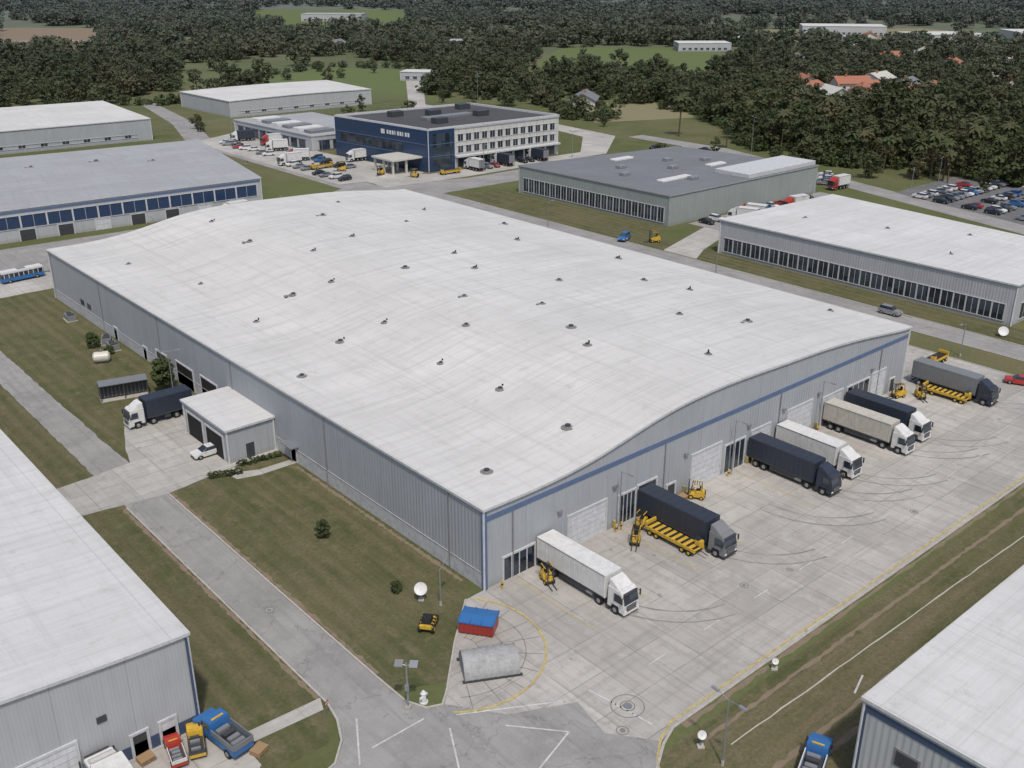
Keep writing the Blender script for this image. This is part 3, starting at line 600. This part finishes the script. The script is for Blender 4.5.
def pickup(c,bed):
    mb=MB()
    mb.prism([(-3.2,.55),(3.0,.55),(3.1,1.1),(2.95,1.35),(1.9,1.5),(1.45,2.15),(.2,2.2),(.1,1.2),(-3.2,1.2)],-1.05,1.05,c,.06,.05)
    mb.prism([(1.93,1.5),(1.49,2.1),(1.40,2.08),(1.8,1.46)],-.9,.9,GLS)
    for sx in(-1,1):
        mb.prism([(.4,1.5),(1.6,1.5),(1.35,2.0),(.4,2.02)],sx*1.0,sx*1.04,GLS)
        mb.box(sx*1.0-.05,sx*1.0+.05,-3.2,.05,1.2,1.75,bed,.02)
        for y in(-2.2,2.1): mb.wheel(sx*.95,y,.45,.3)
        mb.box(sx*.75-.18,sx*.75+.18,3.02,3.12,.85,1.05,LAMPW)
        mb.box(sx*1.2-.05,sx*1.2+.05,1.5,1.65,1.5,1.85,DGR)
    mb.box(-1,1,-3.25,-3.15,1.2,1.75,bed); mb.box(-.9,.9,-3.1,0,1.18,1.25,DGR)
    for i in range(4): mb.box(-.7+rnd.uniform(-.1,.1),.5,-2.9+i*.75,-2.4+i*.75,1.25,1.5+rnd.random()*.3,rnd.choice((DGR,C_G,MET)),.05)
    mb.box(-.6,.6,.4,.6,2.2,2.32,C_Y,.03)
    mb.box(-.9,.9,3.05,3.2,.5,.75,DGR,.04); return mb
place('service_truck',pickup(C_B,C_G).mesh('service_truck'),(-31.9,-2.6,.04),.15,1.0); place('service_truck',pickup(C_B,C_W).mesh('service_truck'),(4.6,-38.4,.04),-1.2,.9)
place('utility_vehicle',pickup(C_R,C_W).mesh('utility_vehicle'),(-35.8,-1.6,.04),-.2,.62); place('utility_vehicle',pickup(C_Y,DGR).mesh('utility_vehicle'),(-33.9,-1.6,.04),-.35,.66)
def bus():
    mb=MB(); mb.box(-1.25,1.25,-5.2,5.2,.4,1.5,C_B,.12); mb.box(-1.23,1.23,-5.15,5.15,1.4,2.4,GLS,.08); mb.box(-1.26,1.26,-5.2,5.2,2.35,3.0,C_W,.14)
    for sx in(-1,1):
        for i in range(9): mb.box(sx*1.24-.02,sx*1.24+.02,-5+i*1.2,-4.85+i*1.2,1.4,2.4,C_W)
        for y in(-3.3,3.4): mb.wheel(sx*1.12,y,.48,.3)
    mb.box(-.7,.7,-1,1,3.0,3.2,C_S,.05); return mb
bus().obj('bus',None,(-1.2,154.5,.04),math.pi/2+.1,.85)
# ---------------------------------------------------------------- street furniture & objects
def lamp(h,arm=1.6,two=False):
    mb=MB(); mb.tube((0,0,0),(0,0,.5),.16,.14,KERB,8); mb.tube((0,0,.4),(0,0,h),.1,.055,MET,8)
    for s in((1,-1) if two else (1,)):
        mb.tube((0,0,h-.15),(s*arm,0,h+.1),.04,.035,MET,6); mb.box(min(s*arm,s*(arm+.8)),max(s*arm,s*(arm+.8)),-.16,.16,h+.02,h+.16,C_S,.04); mb.box(min(s*(arm+.1),s*(arm+.7)),max(s*(arm+.1),s*(arm+.7)),-.11,.11,h-.02,h+.02,LAMPW)
    return mb
for x,y,h,r,t in((243,299,17,0,1),(230,136,15,1,1),(220,72,8,.5,1),(238,73,9,.3,1),(107,.2,6,3.1,0),(41.8,-1,8,-1.57,0),(20.1,-1,8,-1.57,0),(-5.3,.9,4.5,.5,0),(-1.2,-33.2,7,1.5,1),(111.5,57,8,0,0),(111.5,110,8,0,0),(-3.5,72,8,2.6,1),(62,-1,8,-1.57,0),(119,230,9,0,1),(150,182,9,1.5,1),(190,182,9,1.5,1),(111,280,9,0,0),(30,157.5,8,1.5,0),(64,157.5,8,1.5,0),(235,45,9,0,1),(180,79,8,1.5,0)):
    lamp(h,1.1,t).obj('street_lamp',None,(x,y,0),r)
mb=MB(); mb.tube((0,0,0),(0,0,5.2),.11,.07,MET,8)
for s in(-1,1):
    mb.tube((0,0,4.9),(s*.8,0,5.1),.04,.04,MET,6); mb.prism([(-.35,4.95),(.35,5.2),(.35,5.26),(-.35,5.01)],s*.3,s*1.05,C_G if s<0 else C_S)
mb.box(-.2,.2,-.3,-.1,2.2,2.9,MET,.03); mb.box(-.25,.25,-.25,.25,0,.4,KERB,.03); mb.obj('solar_lamp_post',None,(-17.3,-10.0,0),-.8)
def dish(name,x,y,h,r,rz,tilt=55):
    mb=MB(); mb.tube((0,0,0),(0,0,h),.06,.05,MET,8); n=20; V=[(0,0,0)]; Fs=[]
    for k in(1,2,3,4):
        for i in range(n): t=2*math.pi*i/n; rr=r*k/4; V.append((rr*math.cos(t),rr*math.sin(t),.22*r*(k/4)**2))
    Mx=Matrix.Translation((0,.1,h))@Matrix.Rotation(math.radians(-tilt),4,'X'); V=[Mx@Vector(v) for v in V]
    for i in range(n): Fs.append((0,1+i,1+(i+1)%n))
    for k in range(3):
        for i in range(n): a=1+k*n+i;b_=1+k*n+(i+1)%n; Fs.append((a,a+n,b_+n,b_))
    mb.add(V,Fs,C_W); q=Mx@Vector((0,0,r*.8)); mb.tube(Mx@Vector((0,0,0)),q,.02,.02,MET,6); mb.box(-.3,.3,-.3,.3,0,.15,KERB); mb.obj(name,None,(x,y,0),rz)
dish('satellite_dish',-6.3,3,1.5,.7,2.4); dish('satellite_dish',12.7,-28.6,1.0,.32,2.2); dish('satellite_dish',-.9,-30.6,1.4,.4,2.5); dish('satellite_dish',122.5,0,1.0,.9,2.2)
mb=MB(); mb.tube((0,0,0),(0,0,.75),.2,.17,C_W,12); mb.tube((0,0,.75),(0,0,.95),.22,.08,C_W,12); mb.tube((-.35,0,.5),(.35,0,.5),.1,.1,C_W,8); mb.tube((0,0,0),(0,0,.1),.3,.3,C_W,12); mb.obj('fire_hydrant',None,(-15.7,-10.2,.0),.3,1.4)
mb=MB(); mb.prism([(-1.15,.15),(1.15,.15),(1.3,1.45),(-1.3,1.45)],-1.8,1.8,C_R,.04)
for i in range(8): 
    x=-1.65+i*.47
    for s in(-1,1): mb.prism([(s*1.16,.2),(s*1.23,.2),(s*1.37,1.4),(s*1.31,1.4)],x-.05,x+.05,C_R)
mb.box(-1.9,1.9,-1.4,1.4,1.45,1.57,C_B,.03); mb.prism([(-1.35,1.57),(0,1.78),(1.35,1.57)],-1.85,1.85,C_B,.02)
for x in(-1.8,-.6,.6,1.8): mb.box(x-.06,x+.06,-1.35,1.35,1.57,1.7,C_B,.02)
for x in(-1.5,1.5): mb.box(x-.2,x+.2,-1.0,1.0,0,.16,DGR)
mb.obj('waste_container',None,(-4.9,-5.0,.04),-.95)
mb=MB(); pr=[(1.75*math.cos(t),.3+1.75*math.sin(t)) for t in [math.pi*i/14 for i in range(15)]]+[(-1.75,.1),(1.75,.1)]
mb.prism(pr,-2.7,2.7,TARP,.03)
for i in range(9):
    x=-2.6+i*.65; q=[(p_[0]*1.02,p_[1]*1.015+.0) for p_ in pr]; mb.prism(q,x-.05,x+.05,TARP)
mb.box(-2.9,2.9,-1.85,-1.62,0,.22,DGR); mb.box(-2.9,2.9,1.62,1.85,0,.22,DGR); mb.box(2.7,2.76,-.8,.8,.3,1.5,C_G)
mb.obj('covered_storage_tank',None,(-8.0,-10.4,.04),-.5)
mb=MB(); mb.box(-.7,.7,-1.1,.9,.45,1.05,C_Y,.12)
for i in range(4): mb.box(-.715,.715,-.95+i*.5,-.72+i*.5,.5,1.07,BLK,.02)
mb.prism([(-.9,1.05),(.2,1.05),(.1,1.55),(-.8,1.55)],-.5,.5,BLK,.05,.1); mb.tube((-.7,1.0,.42),(.7,1.0,.42),.42,.42,DGR,18)
for sx in(-.65,.65): mb.wheel(sx,-.7,.42,.3,C_Y); mb.box(sx-.05,sx+.05,.5,1.1,.4,.75,C_Y)
mb.obj('road_roller',None,(-8.6,-1.4,.0),-.9,1.05)
mb=MB(); mb.box(-3.6,3.6,-.15,.15,.3,2.7,DGR,.03); mb.box(-3.6,3.6,-1.3,1.3,2.6,2.75,C_G,.03); mb.box(-3.6,3.6,1.1,1.25,.2,2.6,DGR)
for i in range(13): mb.box(-3.5+i*.58-.04,-3.5+i*.58+.04,-.2,.2,.3,2.65,C_G)
for x in(-3.5,0,3.5): mb.box(x-.06,x+.06,-1.25,-1.1,0,2.6,DGR)
mb.box(-3.6,3.6,-1.3,1.3,0,.12,KERB); mb.obj('equipment_shelter',None,(-9,78,.0),-.25)
mb=MB(); mb.tube((-.9,0,.75),(.9,0,.75),.75,.75,CREAM,20); mb.tube((-1.1,0,.75),(-.9,0,.75),.45,.72,CREAM,20); mb.tube((.9,0,.75),(1.1,0,.75),.72,.45,CREAM,20); mb.box(-.8,-.5,-.7,.7,0,.35,DGR); mb.box(.5,.8,-.7,.7,0,.35,DGR); mb.tube((0,0,1.4),(0,0,1.8),.15,.15,MET,8)
mb.obj('propane_tank',None,(-6.2,95,0),-.4,1.25)
mb=MB(); mb.box(-1.6,1.6,-.9,.9,.1,1.3,MET,.05); mb.box(-1.4,-.1,-.7,.7,1.3,1.45,DGR,.03); mb.tube((.7,0,1.3),(.7,0,1.45),.55,.55,DGR,16); mb.box(-1.8,1.8,-1.1,1.1,0,.1,KERB)
for i in range(6): mb.box(-1.45+i*.25,-1.3+i*.25,-.93,-.9,.3,1.1,DGR)
hv=mb.mesh('air_conditioning_unit')
for x,y,r in((-2.6,121,1.5),(-2.4,100,1.5),(-2.0,104,1.2)): place('air_conditioning_unit',hv,(x,y,0),r,.9)
mb=MB()
for i in range(60):
    mb.tube((-60+i*2.5,0,0),(-60+i*2.5,0,1.8),.04,.04,MET,5)
for z in(.3,1,1.75): mb.tube((-60,0,z),(87.5,0,z),.025,.025,MET,5)
mb.obj('fence',None,(130,336,0),-.03)
mb=MB(); mb.tube((0,0,0),(0,0,1.05),.12,.12,C_Y,10); mb.tube((0,0,1.05),(0,0,1.12),.12,.05,C_Y,10); mb.tube((0,0,.5),(0,0,.7),.125,.125,BLK,10); bo=mb.mesh('bollard')
for x in(1.6,8.9+3,19.5,20.4,33.8,41,46.2,61.6,82.2): place('bollard',bo,(x,-1.1,.04))
mb=MB(); mb.tube((0,0,0),(0,0,2.2),.04,.04,MET,6); mb.box(-.35,.35,-.04,-.02,1.6,2.2,C_R,.01); mb.box(-.28,.28,-.06,-.04,1.82,1.98,C_W); sg=mb.mesh('traffic_sign')
for x,y,r in((-23.4,-6,.5),(106,-26,0)): place('traffic_sign',sg,(x,y,0),r,.8)
mb=MB()
WD=paint('pallet_wood',(.30,.2,.11),.9,.1)
for i in range(3):
    z=.0+i*.15; mb.box(-.6,.6,-.5,.5,z+.09,z+.13,WD)
    for x in(-.52,0,.52): mb.box(x-.06,x+.06,-.5,.5,z,z+.09,WD)
pal=mb.mesh('pallet_stack')
for x,y,r in((10.8,-.9,.1),(31.8,-1,0),(52,-1,.2),(84.6,-1.2,.1),(-30.2,-6,.4),(-38,-.6,.1),(33.6,-1.1,.4)): place('pallet_stack',pal,(x,y,.04),r,1.1)

# ---------------------------------------------------------------- trees
BARK=paint('bark',(.09,.07,.05),.95,.1,0,.4)
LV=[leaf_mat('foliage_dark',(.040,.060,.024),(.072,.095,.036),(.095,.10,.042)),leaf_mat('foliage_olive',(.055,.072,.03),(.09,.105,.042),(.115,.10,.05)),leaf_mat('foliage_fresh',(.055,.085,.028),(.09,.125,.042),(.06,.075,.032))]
def leaf_cloud(mb,R_,center,rx,rz_,ncl,nl,ls,mat,crad=.36):
    vs=[];fs=[]
    for c in range(ncl):
        while True:
            q=Vector((R_.uniform(-1,1),R_.uniform(-1,1),R_.uniform(-1,1)))
            if .2<q.length<1: break
        q=q.normalized()*(q.length**.45)
        if q.z<-.8: q.z=-.8
        cc=Vector(center)+Vector((q.x*rx*R_.uniform(.7,1.1),q.y*rx*R_.uniform(.7,1.1),q.z*rz_)); cr=rx*crad*R_.uniform(.6,1.2)
        for i in range(nl):
            d=Vector((R_.gauss(0,1),R_.gauss(0,1),R_.gauss(0,1))).normalized()
            if d.z<-.3 and R_.random()<.5: d.z=-d.z
            p=cc+Vector((d.x,d.y,d.z*.75))*cr*R_.uniform(.55,1.05)
            nn=(d+Vector((R_.gauss(0,.4),R_.gauss(0,.4),R_.gauss(0,.4)+.5))).normalized()
            a=nn.orthogonal().normalized(); b=nn.cross(a); t=R_.uniform(0,6.28); a,b=a*math.cos(t)+b*math.sin(t),b*math.cos(t)-a*math.sin(t)
            s1=ls*R_.uniform(.6,1.3); s2=s1*R_.uniform(.5,.95); o=len(vs)
            vs+=[p-a*s1,p-b*s2+a*s1*.1,p+a*s1,p+b*s2]; fs.append((o,o+1,o+2,o+3))
    mb.add(vs,fs,mat)
def tree(seed,h,rx,mat,ncl=26,nl=34,ls=.42,base=.22):
    R_=random.Random(seed); mb=MB(); th=h*.45; lean=R_.uniform(-.4,.4)
    mb.tube((0,0,-.1),(lean*.5,0,th*.6),h*.025,h*.018,BARK,7,False); mb.tube((lean*.5,0,th*.6),(lean,0,h*.78),h*.018,h*.006,BARK,6,False)
    for i in range(7):
        t=i*2.4+R_.uniform(-.4,.4); z=h*(.25+.06*i); mb.tube((lean*z/h,0,z),(math.cos(t)*rx*.7,math.sin(t)*rx*.7,z+h*R_.uniform(.12,.22)),h*.011,h*.003,BARK,5,False)
    cz=h*(base+(1-base)/2)*.97; leaf_cloud(mb,R_,(lean,0,cz),rx*.78,h*(1-base)*.44,ncl,nl,ls,mat)
    return mb
def palm(seed,h):
    R_=random.Random(seed); mb=MB()
    for i in range(5): mb.tube((i*.12,0,h*i/5),((i+1)*.12,0,h*(i+1)/5),.28-.02*i,.26-.02*i,BARK,7,False)
    vs=[];fs=[]
    for k in range(34):
        t=k*2.4; el=R_.uniform(-.6,1.2); L_=R_.uniform(2.6,3.6); p=Vector((.6,0,h)); d=Vector((math.cos(t)*math.cos(el),math.sin(t)*math.cos(el),math.sin(el)))
        sd=Vector((-math.sin(t),math.cos(t),0))
        for j in range(6):
            w=.55*math.sin(math.pi*(j+.6)/7); w2=.55*math.sin(math.pi*(j+1.6)/7); q=p+d*L_/6; o=len(vs)
            vs+=[p+sd*w-Vector((0,0,w*.5)),p,q,q+sd*w2-Vector((0,0,w2*.5)),p-sd*w-Vector((0,0,w*.5)),q-sd*w2-Vector((0,0,w2*.5))]; fs+=[(o,o+1,o+2,o+3),(o+1,o+4,o+5,o+2)]
            p=q; d=(d+Vector((0,0,-.28))).normalized()
    mb.add(vs,fs,LV[1]); return mb
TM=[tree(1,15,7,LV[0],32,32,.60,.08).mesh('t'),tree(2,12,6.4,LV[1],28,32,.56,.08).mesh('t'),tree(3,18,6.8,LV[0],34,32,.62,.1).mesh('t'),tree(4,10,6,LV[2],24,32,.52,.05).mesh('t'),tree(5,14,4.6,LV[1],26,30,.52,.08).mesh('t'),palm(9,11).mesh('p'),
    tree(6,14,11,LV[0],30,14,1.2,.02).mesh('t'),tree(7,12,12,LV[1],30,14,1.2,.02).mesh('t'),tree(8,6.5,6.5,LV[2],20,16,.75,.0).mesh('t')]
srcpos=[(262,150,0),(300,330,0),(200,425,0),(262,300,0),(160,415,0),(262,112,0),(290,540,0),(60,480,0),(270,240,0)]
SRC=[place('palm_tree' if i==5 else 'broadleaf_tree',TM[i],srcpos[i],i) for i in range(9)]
def pip(x,y,poly):
    ins=False;n=len(poly);j=n-1
    for i in range(n):
        xi,yi=poly[i];xj,yj=poly[j]
        if (yi>y)!=(yj>y) and x<(xj-xi)*(y-yi)/(yj-yi)+xi: ins=not ins
        j=i
    return ins
campus=[(-3000,-3000),(262,-3000),(262,-60),(258,54),(256,93),(243,122),(248,152),(268,170),(302,214),(318,262),(300,276),(262,236),(252,246),(285,306),(258,346),(268,372),(345,460),(300,522),(222,490),(192,418),(146,409),(79,456),(-100,480),(-3000,900)]
clear=[[(225,735),(165,790),(265,1108),(351,1033)],[(430,880),(560,770),(822,1184),(666,1320)],[(350,395),(425,300),(625,460),(521,545)],[(470,130),(480,110),(560,120),(560,190),(500,195)],
 [(365,185),(390,160),(470,190),(465,250),(380,250)],[(700,480),(800,280),(900,300),(980,480),(830,580)],[(-200,1150),(900,395),(1600,-125),(1600,-60),(900,455),(-200,1225)],[(270,255),(300,245),(320,280),(285,290)]]
from mathutils import noise as mn
pts=[[] for _ in range(9)]
Cx,Cy=-58.2,-71.5; hd=math.radians(49)
blk=[(q[0],q[1],max(q[2],q[3])*.65+5) for q in HL]+[(q[0],q[1],12) for q in HS]
# access yards beside the distant buildings
blk+=[(q[0]-22,q[1]-26,max(q[2],q[3])*.5) for q in HL]+[(q[0]-9,q[1]-11,10) for q in HS]
def ok(x,y):
    if pip(x,y,campus): return False
    for c in clear:
        if pip(x,y,c): return False
    for a_,b_,r_ in blk:
        if (x-a_)**2+(y-b_)**2<r_*r_: return False
    return True
bands=[(250,430,8.0,.95),(430,760,9.5,.95),(760,1400,17,1.0),(1400,2300,32,1.25)]
for bi,(r0,r1,sp,s0) in enumerate(bands):
    n=int(r1/sp)+1
    for i in range(-n,n+1):
        for j in range(-n,n+1):
            x=Cx+(i+rnd.uniform(-.5,.5))*sp; y=Cy+(j+rnd.uniform(-.5,.5))*sp
            d=math.hypot(x-Cx,y-Cy)
            if not(r0<=d<r1): continue
            an=math.atan2(y-Cy,x-Cx)-hd
            if abs(an)>math.radians(38): continue
            nz=mn.noise(Vector((x*.0055,y*.0055,3)))+.35*mn.noise(Vector((x*.02,y*.02,8)))
            if d>620 and nz>.15: 
                if rnd.random()>.06: continue
            if nz>.42: continue
            if not ok(x,y): continue
            k=rnd.choice((0,0,1,1,2,3,4,8,8)) if bi==0 else (rnd.choice((0,1,2,3,4,6,7,8)) if bi==1 else rnd.choice((6,7)))
            s=s0*rnd.uniform(.6,1.2)*(1.1 if (x<460 and y<230) else .95)*(.78 if bi==1 and k in(6,7) else 1)*(1+.35*mn.noise(Vector((x*.03,y*.03,1))))
            pts[k].append((x,y,s,rnd.uniform(0,6.28)))
# low scrub on the wood edges
for i in range(len(campus)):
    a_=Vector(campus[i]);b_=Vector(campus[(i+1)%len(campus)])
    if (b_-a_).length>700: continue
    m=int((b_-a_).length/6)
    for k in range(m):
        q=a_.lerp(b_,k/m); pts[8].append((q.x+rnd.uniform(-3,4),q.y+rnd.uniform(-3,4),rnd.uniform(.35,.8),rnd.uniform(0,6)))
for i in range(40):
    x=rnd.uniform(244,330); y=rnd.uniform(70,190)
    if ok(x,y) or x<262: pts[5].append((x,y,rnd.uniform(.8,1.35),rnd.uniform(0,6)))
for q in((228,150),(232,120),(236,95),(240,300),(246,330),(205,300),(180,310),(200,330),(228,260),(224,280),(215,455),(240,470),(212,160),(208,150),(250,225),(228,400),(236,420),(20,420),(60,430),(110,420),(245,84),(240,60),(120,330),(118,322),(250,30),(258,10),(280,500),(395,400),(420,420),(450,440),(440,380),(480,470),(300,470),(270,460),(250,440)):
    pts[rnd.choice((1,3,4))].append((*q,rnd.uniform(.4,.75),rnd.uniform(0,6)))
def forest(name,P_,src):
    me=bpy.data.meshes.new(name); me.from_pydata([(p[0],p[1],0) for p in P_],[],[])
    a=me.attributes.new('scl','FLOAT','POINT'); a.data.foreach_set('value',[p[2] for p in P_])
    a=me.attributes.new('rz','FLOAT','POINT'); a.data.foreach_set('value',[p[3] for p in P_])
    o=place(name,me); ng=bpy.data.node_groups.new(name,'GeometryNodeTree')
    ng.interface.new_socket('Geometry',in_out='INPUT',socket_type='NodeSocketGeometry'); ng.interface.new_socket('Geometry',in_out='OUTPUT',socket_type='NodeSocketGeometry')
    N=ng.nodes.new; gi=N('NodeGroupInput');go=N('NodeGroupOutput');ip=N('GeometryNodeInstanceOnPoints');oi=N('GeometryNodeObjectInfo')
    oi.inputs['Object'].default_value=src; oi.inputs['As Instance'].default_value=True; oi.transform_space='ORIGINAL'
    def att(nm):
        k=N('GeometryNodeInputNamedAttribute'); k.data_type='FLOAT'; k.inputs['Name'].default_value=nm
        return [s for s in k.outputs if s.enabled and s.name=='Attribute'][0]
    cx=N('ShaderNodeCombineXYZ'); lk=ng.links.new
    lk(att('rz'),cx.inputs[2]); lk(att('scl'),ip.inputs['Scale']); lk(cx.outputs[0],ip.inputs['Rotation'])
    lk(gi.outputs[0],ip.inputs['Points']); lk(oi.outputs['Geometry'],ip.inputs['Instance']); lk(ip.outputs[0],go.inputs[0])
    md=o.modifiers.new('scatter','NODES'); md.node_group=ng
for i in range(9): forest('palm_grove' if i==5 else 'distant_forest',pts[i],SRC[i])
print('TREES',[len(p) for p in pts])
def bush(seed,h,r,mat=LV[2]):
    R_=random.Random(seed); mb=MB(); mb.tube((0,0,0),(0,0,h*.6),.07,.03,BARK,6,False)
    for i in range(5): t=i*1.26; mb.tube((0,0,h*.15),(math.cos(t)*r*.6,math.sin(t)*r*.6,h*.6),.04,.015,BARK,5,False)
    leaf_cloud(mb,R_,(0,0,h*.5),r*.75,h*.42,30,70,.12,mat,.42); return mb
bush(1,2.4,1.0,LV[0]).obj('shrub',None,(-7.5,21,0)); bush(2,1.3,.75,LV[0]).obj('shrub',None,(-7.5,6,0)); bush(3,2.6,1.3).obj('shrub',None,(-4.8,102.7,0)); bush(5,1.2,.8).obj('shrub',None,(-3.5,108,0)); bush(6,1.6,1).obj('shrub',None,(-3.8,98,0))
R_=random.Random(5); tree(21,5.5,2.3,LV[2],34,70,.24,.12).obj('broadleaf_tree',None,(-2.9,76.3,0))
for x0,y0,x1,y1 in((-11,43.6,-7.5,42.2),(-6.5,44.2,-1,43.4)):
    mb=MB(); n=12
    for i in range(n):
        t=i/(n-1); leaf_cloud(mb,R_,(x0+(x1-x0)*t,y0+(y1-y0)*t,.4),.45,.4,8,30,.09,LV[i%3],.45); mb.tube((x0+(x1-x0)*t,y0+(y1-y0)*t,0),(x0+(x1-x0)*t,y0+(y1-y0)*t,.5),.04,.02,BARK,5,False)
    mb.obj('hedge')
# ---------------------------------------------------------------- light, world, camera
ts=Vector((-.50,-.86)).normalized(); el=math.radians(60)
sd=Vector((ts.x*math.cos(el),ts.y*math.cos(el),math.sin(el)))
sl=bpy.data.lights.new('sun','SUN'); sl.energy=2.5; sl.angle=math.radians(3); sl.color=(1,.955,.89)
so=bpy.data.objects.new('sun',sl); COL.objects.link(so); so.location=(0,0,200); so.rotation_euler=sd.to_track_quat('Z','Y').to_euler()
w=bpy.data.worlds.new('World'); sc.world=w; w.use_nodes=True; nt=w.node_tree
sk=nt.nodes.new('ShaderNodeTexSky'); sk.sky_type='NISHITA'; sk.sun_disc=False; sk.sun_elevation=el; sk.sun_rotation=math.atan2(ts.x,ts.y); sk.dust_density=3; sk.air_density=.8
nt.links.new(sk.outputs[0],nt.nodes['Background'].inputs[0]); nt.nodes['Background'].inputs[1].default_value=.15
cm=bpy.data.cameras.new('camera'); co=bpy.data.objects.new('camera',cm); COL.objects.link(co); sc.camera=co
cm.sensor_width=36; cm.lens=1005/1024*36; cm.clip_end=12000; cm.clip_start=.5
th=math.atan(422/1005)
co.location=(-58.2,-71.5,63); co.rotation_euler=(math.pi/2-th,0,math.radians(49)-math.pi/2)
sc.view_settings.view_transform='Standard'; sc.view_settings.look='None'; sc.view_settings.exposure=0
